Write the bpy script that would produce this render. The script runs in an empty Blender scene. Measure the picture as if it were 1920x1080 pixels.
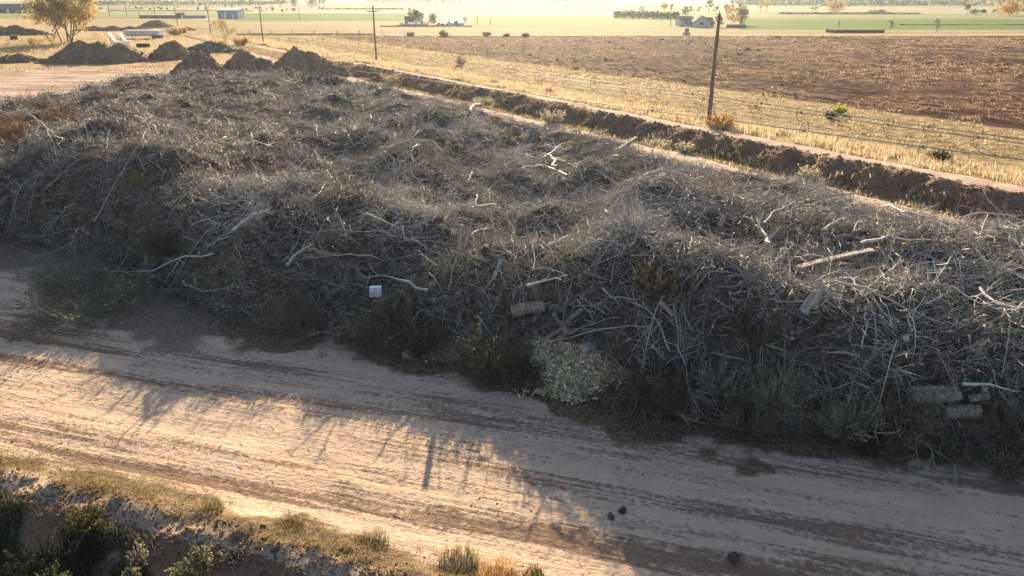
import bpy, bmesh, math, random
import numpy as np
from mathutils import Vector, Matrix

scene = bpy.context.scene
COL = scene.collection
R = math.radians
rng = np.random.default_rng(7)

# ------------------------------------------------------------------ view set-up numbers
CAM_H, PITCH, FPX = 11.0, R(22.0), 1371.0
SP, CP = math.sin(PITCH), math.cos(PITCH)
SUN_EL, SUN_AZ = R(19.3), R(2.0)

def ray(px, py):
    yv = (540 - py) / FPX
    return np.array([(px - 960) / FPX, CP + SP * yv, -SP + CP * yv])

def at(px, py, z=0.0):
    d = ray(px, py)
    t = (CAM_H - z) / -d[2]
    return Vector((d[0] * t, d[1] * t, z))

def mpp(px, py):                       # metres per photo pixel at that ground point
    return CAM_H / -ray(px, py)[2] / FPX

# ------------------------------------------------------------------ numpy noise
def _hash(ix, iy, seed):
    h = (ix.astype(np.int64) * 374761393 + iy.astype(np.int64) * 668265263 + seed * 974634777) & 0xFFFFFFFF
    h = ((h ^ (h >> 13)) * 1274126177) & 0xFFFFFFFF
    h = h ^ (h >> 16)
    return (h & 0xFFFF) / 65535.0

def vnoise(x, y, seed=0):
    ix, iy = np.floor(x), np.floor(y)
    fx, fy = x - ix, y - iy
    fx = fx * fx * (3 - 2 * fx); fy = fy * fy * (3 - 2 * fy)
    a = _hash(ix, iy, seed); b = _hash(ix + 1, iy, seed)
    c = _hash(ix, iy + 1, seed); d = _hash(ix + 1, iy + 1, seed)
    return (a * (1 - fx) + b * fx) * (1 - fy) + (c * (1 - fx) + d * fx) * fy

def fbm(x, y, seed=0, octs=4, gain=.5):
    s, a, n = 0, 1.0, 0
    for k in range(octs):
        s = s + a * vnoise(x * 2 ** k + 17.3 * k, y * 2 ** k - 9.1 * k, seed + k)
        n += a; a *= gain
    return s / n

def sstep(a, b, x):
    t = np.clip((x - a) / (b - a), 0, 1)
    return t * t * (3 - 2 * t)

# ------------------------------------------------------------------ mesh building
def make_mesh(name, V, polys, mats, pmat=None, col=None, attrs=None, smooth=False):
    """polys: list of int arrays (n,k); pmat: list of material index per array"""
    me = bpy.data.meshes.new(name)
    V = np.asarray(V, dtype=np.float32)
    polys = [np.asarray(p, dtype=np.int32) for p in polys]
    keep = [i for i, p in enumerate(polys) if len(p)]
    pm = [0] * len(polys) if pmat is None else pmat
    polys = [polys[i] for i in keep]; pm = [pm[i] for i in keep]
    me.vertices.add(len(V)); me.vertices.foreach_set('co', V.ravel())
    loops = np.concatenate([p.ravel() for p in polys])
    sizes = np.concatenate([np.full(len(p), p.shape[1], np.int32) for p in polys])
    starts = np.concatenate([[0], np.cumsum(sizes)[:-1]]).astype(np.int32)
    me.loops.add(len(loops)); me.loops.foreach_set('vertex_index', loops)
    me.polygons.add(len(sizes)); me.polygons.foreach_set('loop_start', starts)
    me.polygons.foreach_set('loop_total', sizes)
    mi = np.concatenate([np.full(len(p), m, np.int32) if np.isscalar(m) else np.asarray(m, np.int32) for p, m in zip(polys, pm)])
    me.polygons.foreach_set('material_index', mi)
    me.polygons.foreach_set('use_smooth', np.full(len(sizes), bool(smooth)))
    if col is not None:
        a = me.attributes.new('col', 'FLOAT_COLOR', 'POINT')
        c = np.ones((len(V), 4), np.float32); c[:, :3] = col
        a.data.foreach_set('color', c.ravel())
    for k, v in (attrs or {}).items():
        a = me.attributes.new(k, 'FLOAT', 'POINT')
        a.data.foreach_set('value', np.asarray(v, np.float32))
    me.update(calc_edges=True); me.validate()
    for m in (mats if isinstance(mats, (list, tuple)) else [mats]):
        me.materials.append(m)
    return me

def link(name, me, parent=None, loc=(0, 0, 0), rz=0.0):
    o = bpy.data.objects.new(name, me); COL.objects.link(o)
    o.location = loc; o.rotation_euler = (0, 0, rz)
    if parent: o.parent = parent
    return o

def tag(o, label=None, cat=None, group=None, kind=None):
    if label: o['label'] = label
    if cat: o['category'] = cat
    if group: o['group'] = group
    if kind: o['kind'] = kind
    return o

def thing(name, label, cat, loc=(0, 0, 0), rz=0.0, group=None):
    return tag(link(name, None, None, loc, rz), label, cat, group)

def copy_tree(o, parent=None):
    c = o.copy(); COL.objects.link(c)
    if parent: c.parent = parent
    for ch in list(o.children): copy_tree(ch, c)
    return c

class MB:
    """collects shapes into one mesh"""
    def __init__(s): s.V = []; s.P = {}; s.n = 0
    def add(s, V, *polys, m=0):
        V = np.asarray(V, float); s.V.append(V)
        for p in polys:
            p = np.asarray(p, int)
            s.P.setdefault((p.shape[1], m), []).append(p + s.n)
        s.n += len(V); return s
    def box(s, c, size, rz=0.0, m=0, M=None):
        c = np.array(c, float); h = np.array(size, float) / 2
        v = np.array([[x, y, z] for z in (-1, 1) for y in (-1, 1) for x in (-1, 1)], float) * h
        if M is not None: v = v @ np.array(M).T
        ca, sa = math.cos(rz), math.sin(rz)
        v = np.stack([v[:, 0] * ca - v[:, 1] * sa, v[:, 0] * sa + v[:, 1] * ca, v[:, 2]], 1) + c
        return s.add(v, [[0, 2, 3, 1], [4, 5, 7, 6], [0, 1, 5, 4], [2, 6, 7, 3], [0, 4, 6, 2], [1, 3, 7, 5]], m=m)
    def tube(s, pts, rad, sides=8, m=0, caps=True):
        P = np.asarray(pts, float)[None]; rr = np.broadcast_to(np.asarray(rad, float), (P.shape[1],))[None]
        V, Q = tubes(P, rr, sides); s.add(V, Q, m=m)
        if caps:
            k = P.shape[1]; b = s.n - k * sides
            s.P.setdefault((sides, m), []).append(np.array([[b + i for i in range(sides)][::-1], [b + (k - 1) * sides + i for i in range(sides)]]))
        return s
    def build(s, name, mats, parent=None, loc=(0, 0, 0), rz=0, smooth=False, col=None):
        keys = list(s.P); polys = [np.concatenate(s.P[k]) for k in keys]
        V = np.concatenate(s.V)
        c = None if col is None else np.broadcast_to(np.array(col, float), (len(V), 3))
        return link(name, make_mesh(name, V, polys, mats, [k[1] for k in keys], col=c, smooth=smooth), parent, loc, rz)

def tubes(P, Rad, sides=3):
    """P (N,K,3), Rad (N,K) -> verts, quads"""
    N, K, _ = P.shape
    T = np.empty_like(P); T[:, 1:-1] = P[:, 2:] - P[:, :-2]; T[:, 0] = P[:, 1] - P[:, 0]; T[:, -1] = P[:, -1] - P[:, -2]
    T /= np.linalg.norm(T, axis=2, keepdims=True) + 1e-9
    ref = np.where(np.abs(T[:, :1, 2:3]) > .9, np.array([1., 0, 0]), np.array([0, 0, 1.]))
    A = np.cross(T, np.broadcast_to(ref, T.shape)); A /= np.linalg.norm(A, axis=2, keepdims=True) + 1e-9
    B = np.cross(T, A)
    th = np.arange(sides) * 2 * np.pi / sides
    V = P[:, :, None] + Rad[:, :, None, None] * (A[:, :, None] * np.cos(th)[:, None] + B[:, :, None] * np.sin(th)[:, None])
    idx = np.arange(N * K * sides).reshape(N, K, sides)
    a = idx[:, :-1]; b = idx[:, 1:]
    Q = np.stack([a, np.roll(a, -1, 2), np.roll(b, -1, 2), b], -1).reshape(-1, 4)
    return V.reshape(-1, 3), Q

def grow(S, az, el, L, K, curl=.25, droop=.12, elj=.12):
    """polylines grown from S with random curling -> P (N,K,3) and az, el per step"""
    N = len(S); P = np.empty((N, K, 3)); P[:, 0] = S
    az = np.array(az, float); el = np.array(el, float)
    AZ = np.empty((N, K)); EL = np.empty((N, K)); AZ[:, 0] = az; EL[:, 0] = el
    st = L / (K - 1)
    for k in range(1, K):
        P[:, k] = P[:, k - 1] + st[:, None] * np.stack([np.cos(az) * np.cos(el), np.sin(az) * np.cos(el), np.sin(el)], 1)
        az = az + rng.normal(0, curl, N); el = np.clip(el - droop + rng.normal(0, elj, N), -1.3, 1.5)
        AZ[:, k] = az; EL[:, k] = el
    return P, AZ, EL

def spawn(P, AZ, EL, L, R0, n, K, tmin=.2, spread=(.35, 1.0), lenf=(.3, .65), curl=.25, droop=.05, taper=.25):
    """n side twigs for every polyline"""
    N, KP, _ = P.shape
    i = np.repeat(np.arange(N), n); t = rng.uniform(tmin, .97, len(i)) * (KP - 1)
    k = np.minimum(t.astype(int), KP - 2); f = (t - k)[:, None]
    S = P[i, k] * (1 - f) + P[i, k + 1] * f
    az = AZ[i, k] + rng.choice([-1, 1], len(i)) * rng.uniform(*spread, len(i))
    el = EL[i, k] + rng.normal(.1, .35, len(i))
    l = L[i] * rng.uniform(*lenf, len(i)) * (1.15 - .6 * t / (KP - 1))
    r = R0[i] * (1 - .7 * t / (KP - 1)) * .6
    Pc, A, E = grow(S, az, el, l, K, curl, droop)
    return Pc, A, E, l, r, i

def taper(r, K, end=.2):
    return r[:, None] * np.linspace(1, end, K)[None]

def blades(Pt, h, w, lean=.45, az=None):
    """bent grass blades at points Pt: one quad and one tip triangle each"""
    N = len(Pt)
    a = rng.uniform(0, 2 * np.pi, N) if az is None else az
    ln = np.abs(rng.normal(0, lean, N)); b = rng.uniform(0, 2 * np.pi, N)
    W = np.stack([np.cos(a), np.sin(a), np.zeros(N)], 1) * (w / 2)[:, None]
    D = np.stack([np.cos(b) * np.sin(ln), np.sin(b) * np.sin(ln), np.cos(ln)], 1)
    D2 = D + np.stack([np.cos(b), np.sin(b), np.full(N, -.4)], 1) * rng.uniform(.05, .5, N)[:, None]
    m = Pt + D * (h * .55)[:, None]; t = m + D2 * (h * .5)[:, None]
    V = np.stack([Pt - W, Pt + W, m + W * .75, m - W * .75, t], 1)
    i = np.arange(N)[:, None] * 5
    return V.reshape(-1, 3), i + np.array([[0, 1, 2, 3]]), i + np.array([[3, 2, 4]])

def chunks(C, size, flat=.6):
    """irregular eight-cornered lumps"""
    N = len(C)
    base = np.array([[x, y, z] for z in (-1, 1) for y in (-1, 1) for x in (-1, 1)], float) * .58
    V = base[None] * rng.uniform(.55, 1.25, (N, 8, 3)) * size[:, None, None]
    V[:, :, 2] *= flat
    a = rng.uniform(0, 6.28, N); ca, sa = np.cos(a)[:, None], np.sin(a)[:, None]
    tl = rng.normal(0, .35, N)[:, None]
    x, y, z = V[..., 0], V[..., 1], V[..., 2]
    z, x = z * np.cos(tl) + x * np.sin(tl), x * np.cos(tl) - z * np.sin(tl)
    V = np.stack([x * ca - y * sa, x * sa + y * ca, z], -1) + C[:, None]
    F = np.array([[0, 2, 3, 1], [4, 5, 7, 6], [0, 1, 5, 4], [2, 6, 7, 3], [0, 4, 6, 2], [1, 3, 7, 5]])
    return V.reshape(-1, 3), (np.arange(N)[:, None, None] * 8 + F).reshape(-1, 4)

def flakes(C, size, asp=.6, tilt=.9):
    """single leaf- or chip-sized quads with random orientation"""
    N = len(C)
    u = rng.normal(size=(N, 3)); u[:, 2] *= tilt; u /= np.linalg.norm(u, axis=1, keepdims=True)
    r = rng.normal(size=(N, 3)); r[:, 2] *= tilt
    v = np.cross(u, r); v /= np.linalg.norm(v, axis=1, keepdims=True) + 1e-9
    u = u * (size / 2)[:, None]; v = v * (size * asp / 2)[:, None]
    V = np.stack([C - u - v * .6, C + u * .6 - v, C + u + v * .5, C - u * .5 + v], 1)
    return V.reshape(-1, 3), np.arange(N * 4).reshape(N, 4)

# ------------------------------------------------------------------ node materials
class NT:
    def __init__(s, name):
        s.mat = bpy.data.materials.new(name); s.mat.use_nodes = True
        s.t = s.mat.node_tree; s.t.nodes.clear()
        s.out = s.n('ShaderNodeOutputMaterial')
    def n(s, typ, **kw):
        nd = s.t.nodes.new(typ)
        for k, v in kw.items(): setattr(nd, k, v)
        return nd
    def l(s, a, b): s.t.links.new(a, b)
    def set(s, sock, v):
        if isinstance(v, bpy.types.NodeSocket): s.l(v, sock)
        elif isinstance(v, (tuple, list)) and sock.type == 'RGBA': sock.default_value = tuple(v) + ((1,) if len(v) == 3 else ())
        else: sock.default_value = v
    def coords(s): return s.n('ShaderNodeTexCoord').outputs['Object']
    def pos(s): return s.n('ShaderNodeNewGeometry').outputs['Position']
    def map(s, vec, rz=0, sc=(1, 1, 1)):
        r = s.n('ShaderNodeMapping'); r.inputs['Rotation'].default_value = (0, 0, rz); s.l(vec, r.inputs['Vector'])
        m = s.n('ShaderNodeMapping'); m.inputs['Scale'].default_value = sc; s.l(r.outputs[0], m.inputs['Vector'])
        return m.outputs[0]
    def noise(s, vec, scale, detail=6, rough=.6, dist=0):
        nd = s.n('ShaderNodeTexNoise'); s.l(vec, nd.inputs['Vector'])
        nd.inputs['Scale'].default_value = scale; nd.inputs['Detail'].default_value = detail
        nd.inputs['Roughness'].default_value = rough; nd.inputs['Distortion'].default_value = dist
        return nd.outputs['Fac']
    def math(s, op, a, b=0.0, clamp=False):
        nd = s.n('ShaderNodeMath', operation=op, use_clamp=clamp); s.set(nd.inputs[0], a); s.set(nd.inputs[1], b); return nd.outputs[0]
    def step(s, x, a, b):
        nd = s.n('ShaderNodeMapRange', interpolation_type='SMOOTHSTEP'); s.set(nd.inputs['Value'], x)
        nd.inputs['From Min'].default_value = a; nd.inputs['From Max'].default_value = b
        return nd.outputs[0]
    def mix(s, f, a, b, mode='MIX'):
        nd = s.n('ShaderNodeMix', data_type='RGBA', blend_type=mode)
        s.set(nd.inputs['Factor'], f); s.set(nd.inputs['A'], a); s.set(nd.inputs['B'], b)
        return nd.outputs['Result']
    def attr(s, name, out='Fac'): return s.n('ShaderNodeAttribute', attribute_name=name).outputs[out]
    def bump(s, h, strength=.5, dist=.1):
        nd = s.n('ShaderNodeBump'); nd.inputs['Strength'].default_value = strength; nd.inputs['Distance'].default_value = dist
        s.l(h, nd.inputs['Height']); return nd.outputs[0]
    def surf(s, color, rough=.9, normal=None, spec=.15, metal=0, trans=0):
        b = s.n('ShaderNodeBsdfPrincipled'); s.set(b.inputs['Base Color'], color)
        b.inputs['Roughness'].default_value = rough; b.inputs['Specular IOR Level'].default_value = spec
        b.inputs['Metallic'].default_value = metal
        if normal is not None: s.l(normal, b.inputs['Normal'])
        sh = b.outputs[0]
        if trans:
            tr = s.n('ShaderNodeBsdfTranslucent'); s.set(tr.inputs['Color'], color)
            mx = s.n('ShaderNodeMixShader'); mx.inputs[0].default_value = trans
            s.l(sh, mx.inputs[1]); s.l(tr.outputs[0], mx.inputs[2]); sh = mx.outputs[0]
        s.l(sh, s.out.inputs['Surface']); return s.mat

def simple_mat(name, c1, c2, scale=3, rough=.85, bump=.3, spec=.2, metal=0, trans=0, stretch=(1, 1, 1), bdist=.03, detail=6):
    t = NT(name); v = t.map(t.coords(), 0, stretch)
    n = t.noise(v, scale, detail)
    c = t.mix(t.step(n, .3, .7), c1, c2)
    nm = t.bump(t.noise(v, scale * 3, 6), bump, bdist) if bump else None
    return t.surf(c, rough, nm, spec, metal, trans)

def vcol_mat(name, rough=.85, trans=0, var=.25, scale=8, spec=.12):
    t = NT(name); n = t.noise(t.coords(), scale, 3)
    k = t.math('ADD', t.math('MULTIPLY', n, var * 2), 1 - var)
    c = t.mix(1.0, t.attr('col', 'Color'), k, 'MULTIPLY')
    return t.surf(c, rough, None, spec, 0, trans)

M = {}
M['twig'] = vcol_mat('twig', .7, 0, .3, 5, .25)
M['leafy'] = vcol_mat('leafy', .8, .45, .25, 6)
M['grass'] = vcol_mat('dry_grass', .7, .5, .2, 4)
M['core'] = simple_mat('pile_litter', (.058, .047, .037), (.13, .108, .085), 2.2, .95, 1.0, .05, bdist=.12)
M['mound'] = simple_mat('mound_soil', (.155, .10, .066), (.26, .175, .12), .9, .95, .9, .05, bdist=.15)
M['clod'] = simple_mat('soil_clod', (.14, .095, .07), (.36, .27, .21), .7, .95, .5, .05)
M['stone'] = simple_mat('stone', (.16, .14, .125), (.36, .33, .3), 4, .9, .8, .15)
M['darkstone'] = simple_mat('dark_stone', (.045, .036, .03), (.12, .095, .075), 9, .9, .8, .15)
M['wood'] = simple_mat('weathered_wood', (.22, .19, .165), (.42, .37, .32), 5, .8, .6, .2, stretch=(1, 1, .25))
M['bark'] = simple_mat('grey_bark', (.13, .11, .09), (.36, .31, .255), 11, .9, 1.0, .1, bdist=.05)
M['cut'] = simple_mat('cut_wood', (.42, .33, .23), (.58, .48, .36), 14, .85, .3)
M['pole'] = simple_mat('pole_wood', (.10, .075, .055), (.22, .17, .13), 6, .85, .4, stretch=(1, 1, .1))
M['steel'] = simple_mat('grey_steel', (.22, .20, .185), (.36, .33, .30), 3, .6, .1, .3, .2)
M['rust'] = simple_mat('dull_steel', (.17, .135, .115), (.28, .23, .20), 5, .6, .1, .4, .2)
M['white'] = simple_mat('white_paint', (.62, .63, .64), (.8, .8, .8), 1.5, .5, .05, .3)
M['bluewhite'] = simple_mat('crumpled_sheet', (.62, .70, .82), (.80, .85, .92), 9, .45, .5, .4, bdist=.02)
M['darkline'] = simple_mat('fold_shade', (.05, .06, .09), (.10, .12, .16), 9, .7, .2)
M['bluewall'] = simple_mat('blue_grey_cladding', (.17, .21, .28), (.23, .27, .34), 1.2, .6, .15, .3)
M['bluepanel'] = simple_mat('blue_cladding', (.10, .14, .24), (.14, .19, .30), 1.2, .6, .15, .3)
M['greenwall'] = simple_mat('dark_green_cladding', (.035, .05, .05), (.06, .075, .075), 1.2, .6, .15, .3)
M['housewall'] = simple_mat('grey_siding', (.34, .33, .36), (.42, .41, .44), 1.2, .8, .15, .2)
M['roof'] = simple_mat('dark_shingles', (.06, .055, .06), (.11, .10, .105), 2.5, .9, .4, .1)
M['glass'] = simple_mat('window_glass', (.03, .035, .04), (.06, .065, .07), 2, .15, 0, .5)
M['rubber'] = simple_mat('black_rubber', (.015, .015, .016), (.04, .04, .04), 6, .8, .2, .2)
M['hay'] = simple_mat('dark_hay', (.07, .055, .05), (.14, .11, .085), 2.2, .95, .8, .05)
M['insul'] = simple_mat('insulator', (.25, .22, .2), (.4, .38, .36), 5, .4, 0, .5)
M['cow'] = simple_mat('dark_hide', (.02, .015, .012), (.06, .04, .03), 2, .8, .1, .2)
# ------------------------------------------------------------------ layout lines on the ground
ROAD_A = R(-16.5); RE = (math.cos(ROAD_A), math.sin(ROAD_A)); RM = (-RE[1], RE[0])   # along, across
CN = (.834, .552); CD = (.552, -.834)                                                # canal: across, along

def wroad(x, y): return x * RM[0] + y * RM[1]
def wlip(x): return .045 * np.clip(np.asarray(x, float) + 12.6, -12, 25)      # the near ditch runs slightly askew to the road
def vcan(x, y): return x * CN[0] + y * CN[1]

front_px = [(-180, 470), (0, 452), (110, 470), (210, 500), (300, 545), (400, 600), (520, 625), (650, 645), (745, 660), (850, 682), (960, 708),
            (1060, 742), (1160, 772), (1300, 790), (1400, 815), (1520, 818), (1660, 846), (1800, 855), (1930, 872)]
PILE = [tuple(at(*p)[:2]) for p in front_px]
PILE = [(-45, 36)] + PILE[0:] + [(24, 9.5), (32, 7.4), (36, 6.5)]
def can_pt(v, s): return (v * CN[0] + s * CD[0], v * CN[1] + s * CD[1])
PILE += [can_pt(35.6, 20), can_pt(35.6, 0), can_pt(35.4, -25), can_pt(34.2, -50), (-15.5, 82), (-20, 86), (-30, 90), (-40, 90), (-44, 80), (-44, 62), (-50, 55)]
PILE = np.array(PILE)

def pile_sd(x, y):
    """signed distance inside the footprint (positive inside)"""
    x = np.asarray(x, float); y = np.asarray(y, float)
    d = np.full(x.shape, 1e9); ins = np.zeros(x.shape, bool)
    n = len(PILE)
    for i in range(n):
        ax, ay = PILE[i]; bx, by = PILE[(i + 1) % n]
        ex, ey = bx - ax, by - ay
        t = np.clip(((x - ax) * ex + (y - ay) * ey) / (ex * ex + ey * ey), 0, 1)
        d = np.minimum(d, np.hypot(x - ax - t * ex, y - ay - t * ey))
        if ey != 0:
            c = ((ay > y) != (by > y)) & (x < ex * (y - ay) / ey + ax)
            ins ^= c
    return np.where(ins, d, -d)

# loads of brush dumped beside each other: centre, radius, height of every hump
lrng = np.random.default_rng(21)
cand = np.stack([lrng.uniform(-50, 36, 9000), lrng.uniform(8, 90, 9000)], 1)
cand = cand[pile_sd(cand[:, 0], cand[:, 1]) > .9]
loads = []
for c in cand:
    dd = math.hypot(*c)
    sp = .9 + .022 * dd
    if all((c[0] - q[0]) ** 2 + (c[1] - q[1]) ** 2 > sp * sp for q in loads): loads.append(tuple(c))
LOADS = np.array(loads); NL = len(LOADS)
L_R = lrng.uniform(1.0, 2.3, NL); L_H = lrng.uniform(-1.25, 1.05, NL)
print('loads', NL)
_cell = {}
def pile_height(x, y, cheap=False):
    """top of the brush mass above flat ground"""
    x = np.asarray(x, float); y = np.asarray(y, float)
    sd = pile_sd(x, y)
    far = sstep(30, 70, np.hypot(x, y))
    H = 3.42 - .87 * sstep(-5, 2, x) + .95 * sstep(1.5, 7, x) - .4 * far + .35 * (fbm(x / 9, y / 9, 3, 3) - .5) * 2
    H = H + .75 * sstep(-12, -24, x) * (1 - sstep(38, 62, np.hypot(x, y)))
    wdt = 4.6 - .8 * sstep(0, 12, x)
    prof = 1 - (1 - np.clip(sd / wdt, 0, 1)) ** 1.7
    v = vcan(x, y)
    side = np.clip((35.9 - v + (fbm(x / 3, y / 3, 13, 3) - .5) * 3) * .36, .25, 9)
    h = np.minimum(H, side + .15 * np.maximum(H - side, 0)) * prof
    bump = np.zeros(x.shape)
    xf, yf, bf = x.ravel(), y.ravel(), bump.ravel()
    order = np.argsort(xf); xs = xf[order]
    for (cx, cy), r, a in zip(LOADS, L_R, L_H):
        lo = np.searchsorted(xs, cx - 2.2 * r); hi = np.searchsorted(xs, cx + 2.2 * r)
        if hi <= lo: continue
        k = order[lo:hi]
        k = k[np.abs(yf[k] - cy) < 2.2 * r]
        bf[k] += a * np.exp(-((xf[k] - cx) ** 2 + (yf[k] - cy) ** 2) / (.55 * r * r))
    bump = bf.reshape(x.shape)
    h = h + (bump * .60 + (fbm(x / 4.2, y / 3.4, 12, 3) - .5) * 1.25 + (fbm(x / 1.6, y / 1.6, 11, 4) - .5) * 1.0) * sstep(0, 3.0, sd) * np.clip(.3 + side * .45, .3, 1)
    return np.where(sd > 0, np.maximum(h, .04), 0)

def hit(px, py, lift=.12):
    """where the sight line through a photo pixel meets the pile or the ground"""
    d = ray(px, py)
    t = np.linspace(8, 11 / -d[2] * 1.0, 900)
    X, Y, Z = d[0] * t, d[1] * t, CAM_H + d[2] * t
    S = np.maximum(pile_height(X, Y), terrain(X, Y))
    k = np.argmax(Z <= S + .02) if (Z <= S + .02).any() else len(t) - 1
    return Vector((X[k], Y[k], S[k] + lift))

def terrain(x, y, detail=True):
    x = np.asarray(x, float); y = np.asarray(y, float)
    w = wroad(x, y); v = vcan(x, y); s = x * CD[0] + y * CD[1]
    dist = np.hypot(x, y)
    near = 1 - sstep(110, 190, dist)
    # ditch beside the camera, with an uneven crumbling lip
    jit = (fbm(x / 2.2, y / 2.2, 31, 4) - .5) * 1.5
    wl = w + wlip(x) + jit * .6
    h = -1.75 * sstep(10.25, 7.6, wl) + .24 * np.exp(-((wl - 10.7) / .55) ** 2)
    # irrigation ditch behind the pile
    vj = v + (fbm(x / 3.0, y / 3.0, 41, 4) - .5) * 1.3
    c = np.interp(vj, [39.6, 41.0, 42.0, 43.2, 45.0, 45.7, 46.3, 47.9, 49.0, 53], [0, -.25, -.75, -.8, .36, .60, .46, .46, .25, 0])
    h = h + c * (1 - sstep(140, 165, -s + 30)) * (s > -240)
    if detail:
        rough = (fbm(x / .9, y / .9, 51, 4) - .5) * .10 + (fbm(x / 6, y / 6, 52, 3) - .5) * .16
        road = sstep(11.2, 11.9, w + wlip(x)) * sstep(18.0, 16.8, w)
        a = x * RE[0] + y * RE[1]
        ruts = (fbm(a / 7, w * 2.1, 61, 3) - .5) * .11 + (fbm(a / 1.2, w * 5.0, 62, 3) - .5) * .035
        lip = sstep(1.6, 0, np.abs(w + wlip(x) - 10.4)) * (fbm(x / .45, y / .45, 63, 3) - .5) * .32
        bank = sstep(2.6, 0, np.abs(v - 44.6)) * (fbm(x / 1.1, y / 1.1, 64, 4) - .5) * .9
        fld = sstep(72, 74, v) * sstep(214, 210, y) * sstep(150, 120, np.abs(x))
        h = h + fld * ((fbm(x / 2.4, y / 2.4, 65, 3) - .5) * .42 + .10 * np.sin(v * 2.6))
        h = h + near * (rough * (1 - road) + ruts * road + lip + bank)
    return h

# ------------------------------------------------------------------ ground sheet, one grid to the horizon
def axis(parts, ext0, ext1):
    a = []
    for s, e, st in parts: a.append(np.arange(s, e - st * .5, st))
    a.append([parts[-1][1]]); a = np.concatenate(a)
    lo = [a[0] - d for d in ext0][::-1]; hi = [a[-1] + d for d in ext1]
    return np.concatenate([lo, a, hi])
ext = [3 * 1.28 ** k for k in range(29)]
gx = axis([(-110, -46, 1.0), (-46, -24, .32), (-24, 24, .13), (24, 46, .32), (46, 110, 1.0)], ext, ext)
gy = axis([(-40, 4, 2.0), (4, 26, .13), (26, 75, .26), (75, 140, .5), (140, 220, 1.0)], ext, ext)
GX, GY = np.meshgrid(gx, gy)
GZ = terrain(GX, GY)
W = wroad(GX, GY); VC = vcan(GX, GY); SDP = pile_sd(GX, GY)
SC = GX * CD[0] + GY * CD[1]
nz = (fbm(GX / 1.5, GY / 1.5, 71, 4) - .5)
nz2 = (fbm(GX / 5, GY / 5, 72, 4) - .5)
road = sstep(11.0, 11.9, W + wlip(GX) + nz * 1.2) * sstep(.4, -1.4, SDP + nz * 1.6) * (GY < 60)
litter = np.exp(-((W - 12.6 + nz2 * .8) / .75) ** 2) + .55 * np.exp(-((W - 15.3 + nz2) / .4) ** 2)
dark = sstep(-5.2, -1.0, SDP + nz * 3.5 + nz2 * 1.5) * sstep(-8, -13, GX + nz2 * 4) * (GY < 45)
bank = sstep(41.0, 42.6, VC + nz) * sstep(46.4, 45.6, VC + nz * .8) * (GY < 170)
bank = np.maximum(bank, sstep(10.45, 10.05, W + wlip(GX) + nz * .5))
track = np.maximum(sstep(45.8, 46.4, VC) * sstep(48.2, 47.6, VC + nz * .6), sstep(36.5, 37.4, VC + nz) * sstep(40.8, 40.2, VC + nz)) * (GY < 170)
veg = np.maximum.reduce([sstep(.9, .2, np.abs(W + wlip(GX) - 11.2) + nz * 1.4) * .8,
                         sstep(10.2, 9.5, W + wlip(GX) + nz * .8),
                         sstep(-1.7, -.2, SDP + nz * 3.2),
                         sstep(40.2, 41, VC) * sstep(43.4, 42.6, VC)])
straw = sstep(47.6, 49.5, VC + nz) * sstep(74, 71, VC + nz2 * 2)
field = sstep(71, 73, VC + nz2 * 2) * (GY < 214)
ynorth = at(0, 128)[1]
yard = (VC < 44) * sstep(0, -3, SDP) * sstep(20, 40, GY)
weedy = sstep(ynorth - 8, ynorth + 6, GY + nz2 * 22) * (VC < 52)
attrs = dict(m_road=road, m_bank=bank, m_track=track, m_veg=veg, m_field=field, m_yard=yard, m_litter=litter, m_dark=dark, m_straw=straw, m_weedy=weedy)

t = NT('ground_soil'); P = t.pos()
n_big = t.noise(P, .16, 5); n_mid = t.noise(P, .9, 7, .65); n_fine = t.noise(P, 7, 8, .7); n_vf = t.noise(P, 28, 4, .7)
pr = t.map(P, -ROAD_A, (1, 1, 1))
st1 = t.noise(t.map(P, -ROAD_A, (.10, 1.7, 1)), 1, 5, .6)
st2 = t.noise(t.map(P, -ROAD_A, (.45, 6.5, 1)), 1, 6, .65)
st3 = t.noise(t.map(P, -ROAD_A - R(2), (.05, .75, 1)), 1, 4, .5)
fr = t.noise(t.map(P, math.atan2(-CD[1], CD[0]), (.05, 1.25, 1)), 1, 6, .6)
soil = t.mix(t.step(n_mid, .3, .7), (.33, .245, .185), (.47, .37, .295))
# dirt road: pale compacted dust, brown crumbs and litter in streaks
st4 = t.noise(t.map(P, -ROAD_A + R(1), (.16, 13, 1)), 1, 5, .6)
k = t.math('ADD', t.math('MULTIPLY', st1, .38), t.math('MULTIPLY', st2, .36))
k = t.math('ADD', k, t.math('MULTIPLY', st4, .26))
k = t.math('ADD', k, t.math('MULTIPLY', t.math('SUBTRACT', n_fine, .5), .42))
k = t.math('ADD', k, t.math('MULTIPLY', t.math('SUBTRACT', st3, .5), .55))
dust = t.mix(t.step(n_mid, .3, .7), (.455, .343, .258), (.535, .405, .308))
k = t.math('ADD', k, t.math('MULTIPLY', t.math('MULTIPLY', t.attr('m_litter'), t.step(n_mid, .4, .65)), .055))
roadc = t.mix(t.step(k, .48, .60), dust, (.20, .138, .102))
c = t.mix(t.attr('m_road'), soil, roadc)
def masked(c, name, colr, amp=.55, lo=.42, hi=.6, noise=None):
    nn = t.math('MULTIPLY', t.math('SUBTRACT', noise if noise is not None else n_fine, .5), amp)
    return t.mix(t.step(t.math('ADD', t.attr(name), nn), lo, hi), c, colr)
yardc = t.mix(t.step(t.noise(t.map(P, R(8), (.12, .5, 1)), 1, 6, .65), .42, .6), (.43, .34, .285), (.24, .175, .14))
c = masked(c, 'm_yard', yardc, .2)
weedc = t.mix(t.step(n_mid, .38, .62), (.46, .36, .22), (.20, .14, .085))
c = masked(c, 'm_weedy', weedc, 1.0, noise=n_mid)
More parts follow.
